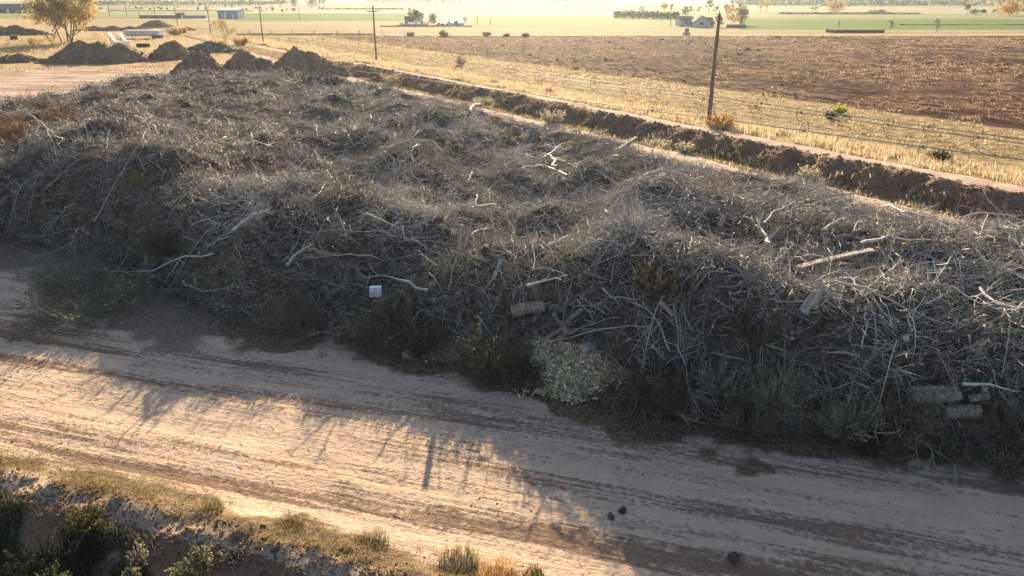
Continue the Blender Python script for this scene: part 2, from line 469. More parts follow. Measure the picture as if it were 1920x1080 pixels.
vegc = t.mix(t.step(n_fine, .35, .65), (.075, .058, .036), (.22, .165, .10))
c = masked(c, 'm_veg', vegc, 1.0, .46, .85)
c = masked(c, 'm_veg', vegc, 1.5, .70, .95, n_mid)
strawc = t.mix(t.step(n_mid, .36, .62), (.34, .265, .155), (.17, .125, .072))
c = masked(c, 'm_straw', strawc, .8)
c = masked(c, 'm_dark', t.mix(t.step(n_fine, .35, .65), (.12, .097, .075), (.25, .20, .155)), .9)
c = masked(c, 'm_track', t.mix(t.step(n_mid, .35, .7), (.50, .40, .335), (.34, .26, .21)), .7)
bankc = t.mix(t.step(n_fine, .3, .7), (.135, .085, .06), (.25, .165, .12))
c = masked(c, 'm_bank', bankc, .6)
f1 = t.mix(t.step(fr, .4, .62), (.070, .033, .028), (.032, .0145, .0125))  # soil albedo lowered to carry the self-shading of backlit furrows
f1 = t.mix(t.math('MULTIPLY', t.step(t.math('ADD', t.math('MULTIPLY', n_mid, .5), t.math('MULTIPLY', n_big, .5)), .46, .60), .5), f1, (.10, .055, .036))
n_cl = t.noise(t.map(P, math.atan2(-CD[1], CD[0]), (.42, 1.0, 1)), 1, 5, .7)
patch = t.step(t.math('ADD', n_cl, t.math('MULTIPLY', t.math('SUBTRACT', n_big, .5), .7)), .50, .64)
f1 = t.mix(patch, f1, (.165, .098, .066))
f1 = t.mix(t.math('MULTIPLY', t.step(t.noise(P, .8, 4, .7), .60, .70), .8), f1, (.022, .010, .008))
c = masked(c, 'm_field', f1, .4)
c = t.mix(.22, c, t.mix(1.0, c, t.math('ADD', t.math('MULTIPLY', n_vf, 1.4), .3), 'MULTIPLY'))
hgt = t.math('ADD', t.math('MULTIPLY', n_fine, .6), t.math('MULTIPLY', t.math('ADD', n_mid, st2), .5))
hgt = t.math('ADD', hgt, t.math('MULTIPLY', t.math('MULTIPLY', fr, t.attr('m_field')), 1.4))
M['ground'] = t.surf(c, .95, t.bump(hgt, .8, .14), .015)

ny, nx = GX.shape
idx = np.arange(ny * nx).reshape(ny, nx)
Q = np.stack([idx[:-1, :-1], idx[:-1, 1:], idx[1:, 1:], idx[1:, :-1]], -1).reshape(-1, 4)
Vg = np.stack([GX.ravel(), GY.ravel(), GZ.ravel()], 1)
fc = Vg[Q].mean(1); fw = wroad(fc[:, 0], fc[:, 1]); fv = vcan(fc[:, 0], fc[:, 1])
fs = pile_sd(fc[:, 0], fc[:, 1])
reg = np.zeros(len(Q), int)
inb = (fc[:, 1] < 150) & (np.abs(fc[:, 0]) < 110)
reg[(fw > 11.4) & (fs < -.7) & (fw < 26) & (fv < 36) & (fc[:, 1] < 45) & (fc[:, 0] > -60) & (fc[:, 0] < 60)] = 1
reg[(fv > 36.6) & (fv < 40.2) & inb] = 2
reg[(fv >= 40.2) & (fv < 45.9) & inb] = 3
reg[(fv >= 45.9) & (fv < 48.1) & inb] = 4
reg[(fw < 10.2) & (fc[:, 1] > -20) & (np.abs(fc[:, 0]) < 60) & (fw > 0)] = 5
reg[(fv >= 72) & (fc[:, 1] < 213) & (fc[:, 0] < 400)] = 6
names = ['ground', 'dirt_road', 'dirt_track', 'ditch', 'dirt_path', 'ditch_bank', 'plowed_field']
for r, nm in enumerate(names):
    q = Q[reg == r]; u, inv = np.unique(q, return_inverse=True)
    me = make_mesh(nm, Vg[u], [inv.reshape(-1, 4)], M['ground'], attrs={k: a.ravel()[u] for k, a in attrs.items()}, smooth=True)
    tag(link(nm, me), kind='structure')

# far fields as sheets lying on the ground
def grass_mat(name, c1, c2, c3):
    t = NT(name); P = t.pos()
    a = t.noise(t.map(P, R(4), (.008, .06, 1)), 1, 5, .6); b = t.noise(P, .25, 6, .7)
    c = t.mix(t.step(a, .35, .65), c1, c2)
    c = t.mix(t.step(b, .5, .75), c, c3)
    return t.surf(c, .95, t.bump(b, .5, .4), .01, 0, .0)
M['straw'] = grass_mat('straw_pasture', (.285, .235, .14), (.25, .20, .12), (.19, .15, .095))
M['green'] = grass_mat('green_crop', (.075, .135, .035), (.095, .15, .045), (.13, .15, .055))
M['palegreen'] = grass_mat('pale_green_pasture', (.17, .21, .10), (.21, .22, .12), (.16, .17, .095))
M['cream'] = grass_mat('cream_stubble', (.30, .265, .185), (.265, .235, .165), (.21, .18, .125))
def sheet(name, quad, mat, z):
    tag(link(name, make_mesh(name, [(x, y, z) for x, y in quad], [[[0, 1, 2, 3]]], mat)), kind='structure')
def band(name, px0, px1, pya, pyb, mat, z):
    """a far field between two photo rows, its sides along the sight lines of two columns"""
    p = [at(px0, pya), at(px1, pya), at(px1, pyb), at(px0, pyb)]
    sheet(name, [(q[0], q[1]) for q in p], mat, z)
band('straw_field', 440, 2300, 64, 49, M['straw'], .06)
band('straw_field', 160, 1390, 54, 37, M['straw'], .08)
band('green_field', 440, 790, 39.5, 25, M['green'], .10)
band('green_field', 890, 1275, 48.5, 30, M['palegreen'], .10)
band('green_field', 1385, 2300, 56, 36, M['green'], .09)
band('pasture', -300, 440, 34, 22, M['palegreen'], .12)
band('cream_field', -300, 2300, 22.5, 14, M['cream'], .14)
band('green_field', 1150, 2300, 34.5, 25, M['palegreen'], .16)
band('pasture', -500, 2400, 13.6, 6, M['palegreen'], .18)
band('cream_field', -500, 2400, 5.5, -3, M['cream'], .2)
# ------------------------------------------------------------------ the brush pile
def ground_z(x, y): return terrain(np.atleast_1d(x), np.atleast_1d(y))

# core: litter surface just below the brush top, coloured dark so gaps look shaded
cx = np.concatenate([np.arange(-52, -26, .5), np.arange(-26, 42, .3)]); cy = np.concatenate([np.arange(5, 45, .3), np.arange(45, 93, .6)])
CX, CY = np.meshgrid(cx, cy)
SD = pile_sd(CX, CY)
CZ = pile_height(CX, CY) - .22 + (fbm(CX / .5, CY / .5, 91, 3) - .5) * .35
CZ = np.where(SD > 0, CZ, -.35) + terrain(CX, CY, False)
ni, nj = CX.shape
ii = np.arange(ni * nj).reshape(ni, nj)
q = np.stack([ii[:-1, :-1], ii[:-1, 1:], ii[1:, 1:], ii[1:, :-1]], -1).reshape(-1, 4)
sdq = SD.ravel()[q].max(1)
q = q[sdq > 0]; u, inv = np.unique(q, return_inverse=True)
coreV = np.stack([CX.ravel(), CY.ravel(), CZ.ravel()], 1)[u]; coreQ = inv.reshape(-1, 4)

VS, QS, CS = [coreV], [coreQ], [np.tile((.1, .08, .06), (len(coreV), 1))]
MS = [0]; OFF = [len(coreV)]
def put(V, Q, col, per):
    VS.append(V); QS.append(Q + OFF[0]); CS.append(np.repeat(col, per, 0)); OFF[0] += len(V); MS.append(1)

PAL = {
    'grey': np.array([[.45, .425, .385], [.52, .49, .445], [.385, .36, .325], [.55, .52, .475]]),
    'brown': np.array([[.40, .33, .275], [.46, .385, .325], [.32, .265, .22], [.50, .425, .36]]),
    'green': np.array([[.20, .19, .14], [.26, .245, .185], [.16, .155, .115], [.32, .295, .23]]),
    'pale': np.array([[.46, .425, .38], [.39, .355, .315], [.33, .30, .265], [.55, .51, .455]]),
    'dark': np.array([[.16, .145, .125], [.20, .18, .155], [.25, .225, .19], [.18, .17, .15]]),
}
kinds = []
for (x, y) in LOADS:
    sd = float(pile_sd(np.array([x]), np.array([y]))[0]); r_ = lrng.random()
    left = sstep(-4, -16, x); front = sd < 3.2
    if r_ < .17: kd = 'dark'  # dark twig colour carries the shade of hollows in the heap
    elif x > 3 and y < 34 and r_ < .70: kd = 'pale' if r_ < .30 else ('brown' if r_ > .55 else 'grey')
    elif front and r_ < .52: kd = 'green'
    elif r_ < .28 + .55 * left: kd = 'brown'
    elif r_ < .80: kd = 'grey'
    else: kd = 'pale' if r_ > .93 else 'brown'
    kinds.append(kd)
kinds = np.array(kinds)

for kd in PAL:
    sel = np.where(kinds == kd)[0]
    if not len(sel): continue
    dist = np.hypot(LOADS[sel, 0], LOADS[sel, 1])
    big = {'pale': 1.35, 'grey': 1.1, 'brown': .85, 'green': .75, 'dark': .9}[kd]
    # main stems of each load share a direction and lie flat over its hump
    nm = np.clip(np.where(dist < 32, 62, np.where(dist < 48, 46, 34)) * (1.25 if kd in ('green', 'brown') else 1), 10, 90).astype(int)
    i = np.repeat(np.arange(len(sel)), nm); N = len(i)
    C = LOADS[sel][i]; rr = L_R[sel][i]
    a0 = lrng.uniform(0, 2 * np.pi, len(sel))
    a = rng.uniform(0, 2 * np.pi, N); rad = np.sqrt(rng.random(N)) * rr * .95
    X = C[:, 0] + np.cos(a) * rad; Y = C[:, 1] + np.sin(a) * rad
    keep = pile_sd(X, Y) > .05
    X, Y, i, rr = X[keep], Y[keep], i[keep], rr[keep]; N = len(X)
    Zt = pile_height(X, Y) + terrain(X, Y, False)
    az = a0[i] + rng.choice([0, np.pi], N) + rng.normal(0, .6, N)
    el = np.abs(rng.normal(.12, .30, N)) + (rng.random(N) < .05) * rng.uniform(.2, .8, N)
    L = rng.uniform(.4, 1.45, N) * big * np.where(rng.random(N) < .08, 1.5, 1)
    dN = np.hypot(X, Y)
    r0 = rng.uniform(.005, .0125, N) * big * (1 + dN / 60) * np.where(rng.random(N) < .07, 2.4, 1)
    S = np.stack([X, Y, Zt - rng.uniform(-.05, .30, N)], 1)
    P, AZ, EL = grow(S, az, el, L, 6, {'pale': .17, 'grey': .26}.get(kd, .36), .07, .2)
    # keep them draped over the surface rather than flying off it
    top = pile_height(P[:, :, 0], P[:, :, 1]) + terrain(P[:, :, 0], P[:, :, 1], False)
    lim = top + np.where(rng.random(N) < .10, .8, rng.uniform(.08, .45, N))[:, None]
    P[:, 1:, 2] = np.clip(P[:, 1:, 2], (top - .18)[:, 1:], lim[:, 1:])
    V, Qd = tubes(P, taper(r0, 6, .3), 3)
    cm = PAL[kd][rng.integers(0, 4, N)] * np.where(rng.random((N, 1)) < .3, rng.uniform(.5, .8, (N, 1)), rng.uniform(.75, 1.2, (N, 1))) * lrng.uniform(.42, 1.32, (len(sel), 1))[i]
    put(V, Qd, cm, 18)
    nch = 4
    Pc, A2, E2, l2, r2, par = spawn(P, AZ, EL, L, r0, nch, 4, spread=(.25, 1.0), lenf=(.25, .6), droop=.02)
    V, Qd = tubes(Pc, taper(np.maximum(r2, .0045), 4, .3), 3)
    put(V, Qd, cm[par] * rng.uniform(.8, 1.2, (len(par), 1)), 12)
    # finest spray only on the nearer loads
    nearp = np.where((np.hypot(Pc[:, 0, 0], Pc[:, 0, 1]) < 46) & (rng.random(len(par)) < .6))[0]
    if len(nearp):
        P3, A3, E3, l3, r3, p3 = spawn(Pc[nearp], A2[nearp], E2[nearp], np.maximum(l2[nearp], .3), r2[nearp], 2, 3, spread=(.3, 1.1), lenf=(.4, .8))
        V, Qd = tubes(P3, taper(np.maximum(r3, .004), 3, .4), 3)
        put(V, Qd, cm[par][nearp][p3] * rng.uniform(.8, 1.25, (len(p3), 1)), 9)
    # dead leaves still hanging on the leafier loads
    if kd in ('brown', 'green'):
        nl = len(par); pick = rng.integers(0, nl, nl * 1)
        Pl = Pc[pick, rng.integers(1, 4, len(pick))] + rng.normal(0, .05, (len(pick), 3))
        V, Qd = flakes(Pl, rng.uniform(.03, .075, len(Pl)) * (1 + np.hypot(Pl[:, 0], Pl[:, 1]) / 60))
        put(V, Qd, cm[par][pick] * rng.uniform(.7, 1.5, (len(pick), 1)), 4)

# short fine litter everywhere, so that no bare core shows
N = 240000
X = rng.uniform(-46, 32, N); Y = np.concatenate([rng.uniform(9, 88, 140000), rng.uniform(9, 40, 100000)])
k = (pile_sd(X, Y) > .1) & (rng.random(N) < np.clip(1.5 - np.hypot(X, Y) / 60, .3, 1)); X, Y = X[k], Y[k]; N = len(X)
dN = np.hypot(X, Y)
S = np.stack([X, Y, pile_height(X, Y) + terrain(X, Y, False) + rng.uniform(-.22, .06, N)], 1)
P, A, E = grow(S, rng.uniform(0, 6.28, N), rng.normal(.15, .4, N), rng.uniform(.15, .55, N), 4, .4, .05, .25)
V, Qd = tubes(P, taper(rng.uniform(.004, .009, N) * (1 + dN / 50), 4, .4), 3)
gm = fbm(X / 4, Y / 4, 95, 3)[:, None]
low = sstep(4.5, 2.0, pile_sd(X, Y))[:, None] * (Y < 40)[:, None]
cl = np.where(gm > .5, PAL['brown'][rng.integers(0, 4, N)], PAL['grey'][rng.integers(0, 4, N)]) * .85
cl = cl * (1 - .8 * low) + PAL['green'][rng.integers(0, 4, N)] * .8 * low
put(V, Qd, cl * rng.uniform(.7, 1.35, (N, 1)), 12)

# whole limbs with forks thrown on top, too many to tell apart
N = 800
j = rng.integers(0, NL, N * 2); X = LOADS[j, 0] + rng.normal(0, .8, N * 2); Y = LOADS[j, 1] + rng.normal(0, .8, N * 2)
k = pile_sd(X, Y) > .6; X, Y = X[k][:N], Y[k][:N]; N = len(X)
L = rng.uniform(1.4, 3.4, N)
P, A, E = grow(np.stack([X, Y, pile_height(X, Y) + terrain(X, Y, False) + .05], 1), rng.uniform(0, 6.28, N), rng.normal(.12, .2, N), L, 8, .13, .03, .08)
top = pile_height(P[..., 0], P[..., 1]) + terrain(P[..., 0], P[..., 1], False)
P[..., 2] = np.clip(P[..., 2], top - .05, top + rng.uniform(.15, .6, N)[:, None])
r0 = rng.uniform(.012, .034, N)
cm = np.where((rng.random(N) < .6)[:, None], PAL['grey'][rng.integers(0, 4, N)], PAL['brown'][rng.integers(0, 4, N)]) * rng.uniform(.55, 1.1, (N, 1))
V, Qd = tubes(P, taper(r0, 8, .35), 5); put(V, Qd, cm, 40)
Pc, A2, E2, l2, r2, par = spawn(P, A, E, L, r0, 5, 6, tmin=.3, spread=(.3, .9), lenf=(.3, .6), curl=.15, droop=.01)
V, Qd = tubes(Pc, taper(np.maximum(r2, .009), 6, .35), 4); put(V, Qd, cm[par], 24)
P3, A3, E3, l3, r3, p3 = spawn(Pc, A2, E2, l2, r2, 4, 4, spread=(.3, 1.0), lenf=(.3, .7))
V, Qd = tubes(P3, taper(np.maximum(r3, .006), 4, .4), 3); put(V, Qd, cm[par][p3], 12)

# short broken sticks and splinters lying over the right-hand end
N = 2600
X = rng.uniform(2, 30, N * 4); Y = rng.uniform(9, 34, N * 4)
k = (pile_sd(X, Y) > .3); X, Y = X[k][:N], Y[k][:N]; N = len(X)
Z = pile_height(X, Y) + rng.uniform(.0, .16, N)
L = rng.uniform(.25, 1.1, N); r0 = rng.uniform(.008, .022, N)
P, AZ, EL = grow(np.stack([X, Y, Z], 1), rng.uniform(0, 6.28, N), rng.normal(-.05, .3, N), L, 3, .1, .0, .05)
V, Qd = tubes(P, taper(r0, 3, .8), 4)
put(V, Qd, PAL['pale'][rng.integers(0, 4, N)] * rng.uniform(.4, .95, (N, 1)), 12)

# limbs and sticks standing up along the front crest
N = 900
X = rng.uniform(-30, 22, N); Y = rng.uniform(9, 42, N); sd_ = pile_sd(X, Y)
k = (sd_ > 2.6) & (sd_ < 6.0) & (Y < 40 - .6 * (X + 10).clip(0, 40)); X, Y = X[k][:85], Y[k][:85]; N = len(X)
L = rng.uniform(.7, 1.7, N)
P, AZ, EL = grow(np.stack([X, Y, pile_height(X, Y) - .25], 1), rng.uniform(0, 6.28, N), rng.uniform(.5, 1.45, N), L, 7, .12, .03, .08)
r0 = rng.uniform(.014, .036, N); cm = PAL['grey'][rng.integers(0, 4, N)] * rng.uniform(.6, 1, (N, 1))
V, Qd = tubes(P, taper(r0, 7, .4), 5); put(V, Qd, cm, 35)
Pc, A2, E2, l2, r2, par = spawn(P, AZ, EL, L, r0, 4, 5, tmin=.35, spread=(.3, .9), lenf=(.3, .6))
V, Qd = tubes(Pc, taper(np.maximum(r2, .006), 5, .35), 4); put(V, Qd, cm[par], 20)

# sticks standing up all over
N = 170
j = rng.integers(0, NL, N); X = LOADS[j, 0] + rng.normal(0, .6, N); Y = LOADS[j, 1] + rng.normal(0, .6, N)
k = pile_sd(X, Y) > 1.5; X, Y = X[k], Y[k]; N = len(X)
L = rng.uniform(.6, 1.5, N)
P, AZ, EL = grow(np.stack([X, Y, pile_height(X, Y) - .2], 1), rng.uniform(0, 6.28, N), rng.uniform(.5, 1.4, N), L, 6, .2, .06, .12)
V, Qd = tubes(P, taper(rng.uniform(.010, .022, N), 6, .3), 4)
put(V, Qd, PAL['grey'][rng.integers(0, 4, N)], 24)
Pc, A2, E2, l2, r2, par = spawn(P, AZ, EL, L, np.full(N, .012), 4, 4, spread=(.3, .9), lenf=(.25, .6))
V, Qd = tubes(Pc, taper(np.maximum(r2, .005), 4, .3), 3)
put(V, Qd, PAL['grey'][rng.integers(0, 4, len(par))], 12)

me = make_mesh('brush_pile', np.concatenate(VS), QS, [M['core'], M['twig']], MS, col=np.concatenate(CS))
pile = link('brush_pile', me)
tag(pile, 'huge long heap of tangled grey and brown branches and twigs beside the dirt road', 'brush pile', kind='stuff')
print('pile verts', OFF[0])

# ------------------------------------------------------------------ single branches, logs and boards lying on the pile
def branch_obj(name, label, cat, pts, r0, nside=5, shade='pale', taper_end=.3, group=None, sub=True, lenf=(.25, .5)):
    pts = np.array(pts, float)
    K = 9; t = np.linspace(0, len(pts) - 1, K)
    Pm = np.stack([np.interp(t, np.arange(len(pts)), pts[:, c]) for c in range(3)], 1)
    Lm = np.linalg.norm(pts[-1] - pts[0])
    Pm[1:-1] += rng.normal(0, .018 * Lm, (K - 2, 3)) * [1, 1, .6]
    org = Pm[0].copy(); Pm = Pm - org
    dv = np.diff(Pm, axis=0, append=Pm[-1:] * 2 - Pm[-2:-1])
    AZ = np.arctan2(dv[:, 1], dv[:, 0])[None]; EL = np.arctan2(dv[:, 2], np.hypot(dv[:, 0], dv[:, 1]))[None]
    V, Qd = tubes(Pm[None], taper(np.array([r0]), K, taper_end), 6)
    VV, QQ, CC = [V], [Qd], [np.tile(PAL[shade][1], (len(V), 1)) * rng.uniform(.9, 1.1)]
    n = len(V)
    if nside:
        Pc, A, E, l, r, par = spawn(Pm[None], AZ, EL, np.array([Lm]), np.array([r0]), nside, 5, tmin=.25, spread=(.3, .8), lenf=lenf, curl=.2, droop=0)
        V, Qd = tubes(Pc, taper(np.maximum(r, .008), 5, .3), 4); VV.append(V); QQ.append(Qd + n); n += len(V)
        CC.append(np.repeat(PAL[shade][rng.integers(0, 4, len(par))], 20, 0))
        if sub:
            P3, A, E, l, r, par = spawn(Pc, A, E, l, r, 3, 4, spread=(.3, .9), lenf=(.3, .6))
            V, Qd = tubes(P3, taper(np.maximum(r, .006), 4, .3), 3); VV.append(V); QQ.append(Qd + n); n += len(V)
            CC.append(np.repeat(PAL[shade][rng.integers(0, 4, len(par))], 12, 0))
    o = link(name, make_mesh(name, np.concatenate(VV), QQ, M['twig'], col=np.concatenate(CC), smooth=True), None, tuple(org))
    return tag(o, label, cat, group)

def hp(pxs, lift=.22): return [hit(px, py, lift) for px, py in pxs]

BR = 'bare branches lying on the brush pile'
for lab, pxs, r0, ns, sh, lift in [
    ('thin forked bare branch lying on dirt at the left foot of the pile', [(402, 482), (330, 500), (262, 522), (215, 505)], .045, 6, 'grey', .16),
    ('crooked pale branch on dark ground right of the forked bare branch', [(345, 532), (370, 552), (420, 548), (452, 545)], .03, 5, 'pale', .14),
    ('long arching pale branch just above the white crumpled sheet', [(802, 557), (755, 538), (715, 527), (668, 535)], .05, 5, 'pale', .25),
    ('whitish forked branch lying across the upper middle of the pile', [(1062, 345), (1030, 328), (1005, 325), (978, 330)], .075, 6, 'pale', .4),
    ('pale branch with raised fork tips beside the whitish forked branch', [(1045, 330), (1030, 312), (1012, 303)], .06, 3, 'pale', .5),
    ('long grey branch slanting over the dark hollow near the pile back', [(985, 305), (1010, 318), (1048, 286), (1075, 278)], .05, 4, 'grey', .45),
    ('brown dead limb sticking up from the far edge by the track', [(882, 222), (893, 208), (912, 216)], .10, 3, 'dark', .5),
    ('straight pale pole of wood slanting below the right-hand crest', [(1537, 458), (1580, 432)], .055, 1, 'pale', .5),
    ('bent grey branch reaching down beside the silver brush clump', [(1440, 478), (1424, 452), (1418, 428)], .06, 3, 'grey', .4),
    ('thin pale branch crossing the silver brush clump', [(1428, 445), (1455, 420), (1482, 402)], .035, 3, 'pale', .5),
    ('long horizontal grey limb above the weathered plank', [(1610, 478), (1660, 466), (1740, 472)], .06, 4, 'grey', .4),
    ('pale bent branch on the right crest pointing at the track', [(1655, 408), (1700, 422), (1748, 432)], .05, 4, 'pale', .45),
    ('slim white branch with an elbow among broken sticks', [(1645, 520), (1658, 545), (1674, 568)], .03, 1, 'pale', .3),
    ('long slim branch running down to the right over broken sticks', [(1560, 545), (1640, 562), (1700, 600), (1765, 625)], .035, 4, 'pale', .3),
    ('slim upright branch low on the broken stick slope', [(1612, 668), (1622, 615), (1618, 590)], .03, 3, 'pale', .25),
    ('curved pale twig below the slim long branch', [(1697, 605), (1703, 632), (1727, 643)], .025, 2, 'pale', .25),
    ('wide bowed branch arching down at the right edge of the picture', [(1832, 560), (1860, 590), (1900, 600), (1918, 585)], .05, 3, 'grey', .35),
    ('grey limb lying above the big pale log', [(1800, 735), (1850, 736), (1905, 750)], .05, 2, 'grey', .25),
    ('slanting grey branch above the pale short log on the front slope', [(988, 552), (1030, 540), (1062, 533)], .05, 3, 'grey', .3),
    ('bleached branch tip jutting over the brown twig clump', [(1130, 560), (1145, 577), (1200, 580)], .04, 3, 'pale', .35),
    ('pale crooked root lying on the left middle slope', [(540, 512), (558, 490), (592, 470)], .07, 4, 'pale', .3),
    ('grey branch curving above the pale crooked root', [(440, 448), (470, 420), (508, 408)], .05, 6, 'grey', .35),
    ('thin tall twig with drooping tip in the middle of the pile', [(755, 440), (760, 462), (768, 470)], .035, 2, 'pale', .35),
    ('slanting pale stick right of the upright stub', [(1028, 478), (1048, 468), (1066, 458)], .04, 1, 'grey', .35),
    ('thin standing twig on the lower middle slope', [(1000, 520), (999, 485), (993, 455)], .025, 4, 'grey', .3),
]:
    branch_obj('bare_branch', lab, 'branch', hp(pxs, lift), r0, ns, sh, group=BR)

def bar(name, label, cat, a, b, wid, thick, mat, roll=0.0, group=None, taperw=1.0):
    """a board from a to b"""
    a, b = np.array(a, float), np.array(b, float)
    d = b - a; L = np.linalg.norm(d); d /= L
    s = np.cross([0, 0, 1], d); s /= np.linalg.norm(s); u = np.cross(d, s)
    s, u = s * math.cos(roll) + u * math.sin(roll), u * math.cos(roll) - s * math.sin(roll)
    n = 5; V = []
    for k in range(n):
        t = k / (n - 1); w2 = wid / 2 * (1 + (taperw - 1) * t) * (1 + rng.normal(0, .03)); th = thick / 2
        c = d * L * t + u * (.012 * L * math.sin(t * 3.1) + rng.normal(0, .004))
        for sx, ux in ((-1, -1), (1, -1), (1, 1), (-1, 1)): V.append(c + s * w2 * sx + u * th * ux)
    Q = [[k * 4 + i, k * 4 + (i + 1) % 4, k * 4 + 4 + (i + 1) % 4, k * 4 + 4 + i] for k in range(n - 1) for i in range(4)]
    Q += [[3, 2, 1, 0], [n * 4 - 4, n * 4 - 3, n * 4 - 2, n * 4 - 1]]
    o = link(name, make_mesh(name, V, [Q], mat), None, tuple(a))
    return tag(o, label, cat, group)

def log_obj(name, label, a, b, r, rough=.12, group=None, taper_e=.9):
    """bark-covered log with two cut ends"""
    a, b = np.array(a, float), np.array(b, float); d = b - a; L = np.linalg.norm(d); d /= L
    s = np.cross([0, 0, 1], d); s /= np.linalg.norm(s); u = np.cross(d, s)
    K, S = 12, 16; V = []
    ph = rng.uniform(0, 6, 3)
    for k in range(K):
        t = k / (K - 1)
        for i in range(S):
            th = i * 2 * math.pi / S
            rr = r * (1 + (taper_e - 1) * t) * (1 + rough * (math.sin(th * 3 + ph[0] + t * 2) * .6 + math.sin(th * 5 + ph[1]) * .4 + rng.normal(0, .45)))
            V.append(d * L * t + (s * math.cos(th) + u * math.sin(th)) * rr + u * .05 * L * math.sin(t * 3.14 + ph[2]) * .5)
    Q = [[k * S + i, k * S + (i + 1) % S, (k + 1) * S + (i + 1) % S, (k + 1) * S + i] for k in range(K - 1) for i in range(S)]
    t_ = thing(name, label, 'log', tuple(a), 0, group)
    link('bark', make_mesh('bark', V, [Q], M['bark'], smooth=True), t_)
    E = np.array(V); c0 = E[:S].mean(0); c1 = E[-S:].mean(0)
    CV = np.concatenate([E[:S], [c0 - d * .01], E[-S:], [c1 + d * .01]])
    T = [[(i + 1) % S, i, S] for i in range(S)] + [[S + 1 + i, S + 1 + (i + 1) % S, 2 * S + 1] for i in range(S)]
    link('cut_end', make_mesh('cut_end', CV[:S + 1], [T[:S]], M['cut']), t_)
    link('cut_end', make_mesh('cut_end', CV[S + 1:], [np.array(T[S:]) - S - 1], M['cut']), t_)
    return t_

W_ = M['wood']
bar('plank', 'long weathered plank lying flat on the right slope', 'plank', hit(1494, 521, .38), hit(1632, 491, .42), .22, .05, W_)
for lab, p, q_, w in [('short broad broken board leaning below the long plank', (1502, 604), (1526, 575), .26),
                     ('narrow split board beside the short broad board', (1524, 600), (1536, 566), .12),
                     ('small square board scrap under the broken boards', (1498, 600), (1512, 613), .16),
                     ('flat board crossing the slope above the cut log row', (925, 541), (940, 505), .13),
                     ('thin white lath lying in the middle of the pile', (884, 404), (928, 400), .09),
                     ('pale lath standing in weeds above the wood chips', (1236, 585), (1260, 616), .12),
                     ('short fat billet lying among broken sticks', (1545, 565), (1566, 590), .14),
                     ('pale stub of timber low in the stick slope', (1692, 650), (1695, 664), .14),
                     ('orange-brown board end poking from silver brush', (1348, 440), (1356, 425), .16)]:
    bar('board', lab, 'board', hit(*p, .34), hit(*q_, .4), w, .045, W_, roll=.3, group='loose boards on the brush pile')
bar('stub', 'upright pale stub of wood in the middle of the pile', 'wood stub', hit(862, 472, .1), np.array(hit(862, 472, .1)) + [.10, .2, .82], .13, .10, W_)
p_ = np.array(hit(1160, 288, .2)); bar('beam', 'thick timber beam poking up over the back edge by the track', 'beam', p_, p_ + [.95, .5, .5], .2, .17, W_)
p_ = np.array(hit(1148, 300, .2)); bar('beam', 'lower timber lying under the poking beam at the back edge', 'beam', p_, p_ + [1.5, -.65, .1], .13, .12, W_)

log_obj('log', 'pale thick short log with peeling bark on the front slope', hit(962, 590, .10), hit(1018, 582, .16), .20, .10)
log_obj('log', 'pair log cut slantwise just above the wood chips', hit(1026, 640, .12), hit(1062, 622, .16), .085)
log_obj('log', 'thin log lying behind the slantwise cut log', hit(1036, 645, .10), hit(1082, 624, .15), .06)
log_obj('log', 'stubby block lying across the slantwise cut logs', hit(1052, 622, .30), hit(1060, 638, .30), .075)
log_obj('log', 'slim dark log leaning up behind the slantwise cut log', hit(1058, 615, .15), hit(1092, 590, .2), .075)
log_obj('log', 'grey log stub leaning left of the slim dark log', hit(1037, 595, .1), hit(1052, 613, .1), .06)
log_obj('log', 'big knobbly pale log at the right foot of the pile', hit(1706, 752, .12), hit(1793, 745, .14), .25, .22)
log_obj('log', 'rounded log with grey end beneath the big knobbly log', hit(1770, 775, .02), hit(1836, 772, .04), .19, .08)
log_obj('log', 'squared log end right behind the rounded log', hit(1818, 752, .06), hit(1852, 748, .10), .11, .04)
branch_obj('bare_branch', 'long smooth pale branch lying below the big knobbly log', 'branch',
           [np.array(at(*p, .12)) for p in ((1730, 776), (1790, 784), (1850, 797), (1875, 806), (1898, 825))], .065, 0, 'pale', .55, group=BR)
branch_obj('bare_branch', 'short dark branch leaning down right of the rounded log', 'branch',
           [np.array(hit(1842, 745, .35)), np.array(at(1858, 788, .1))], .06, 0, 'grey', .8, group=BR)

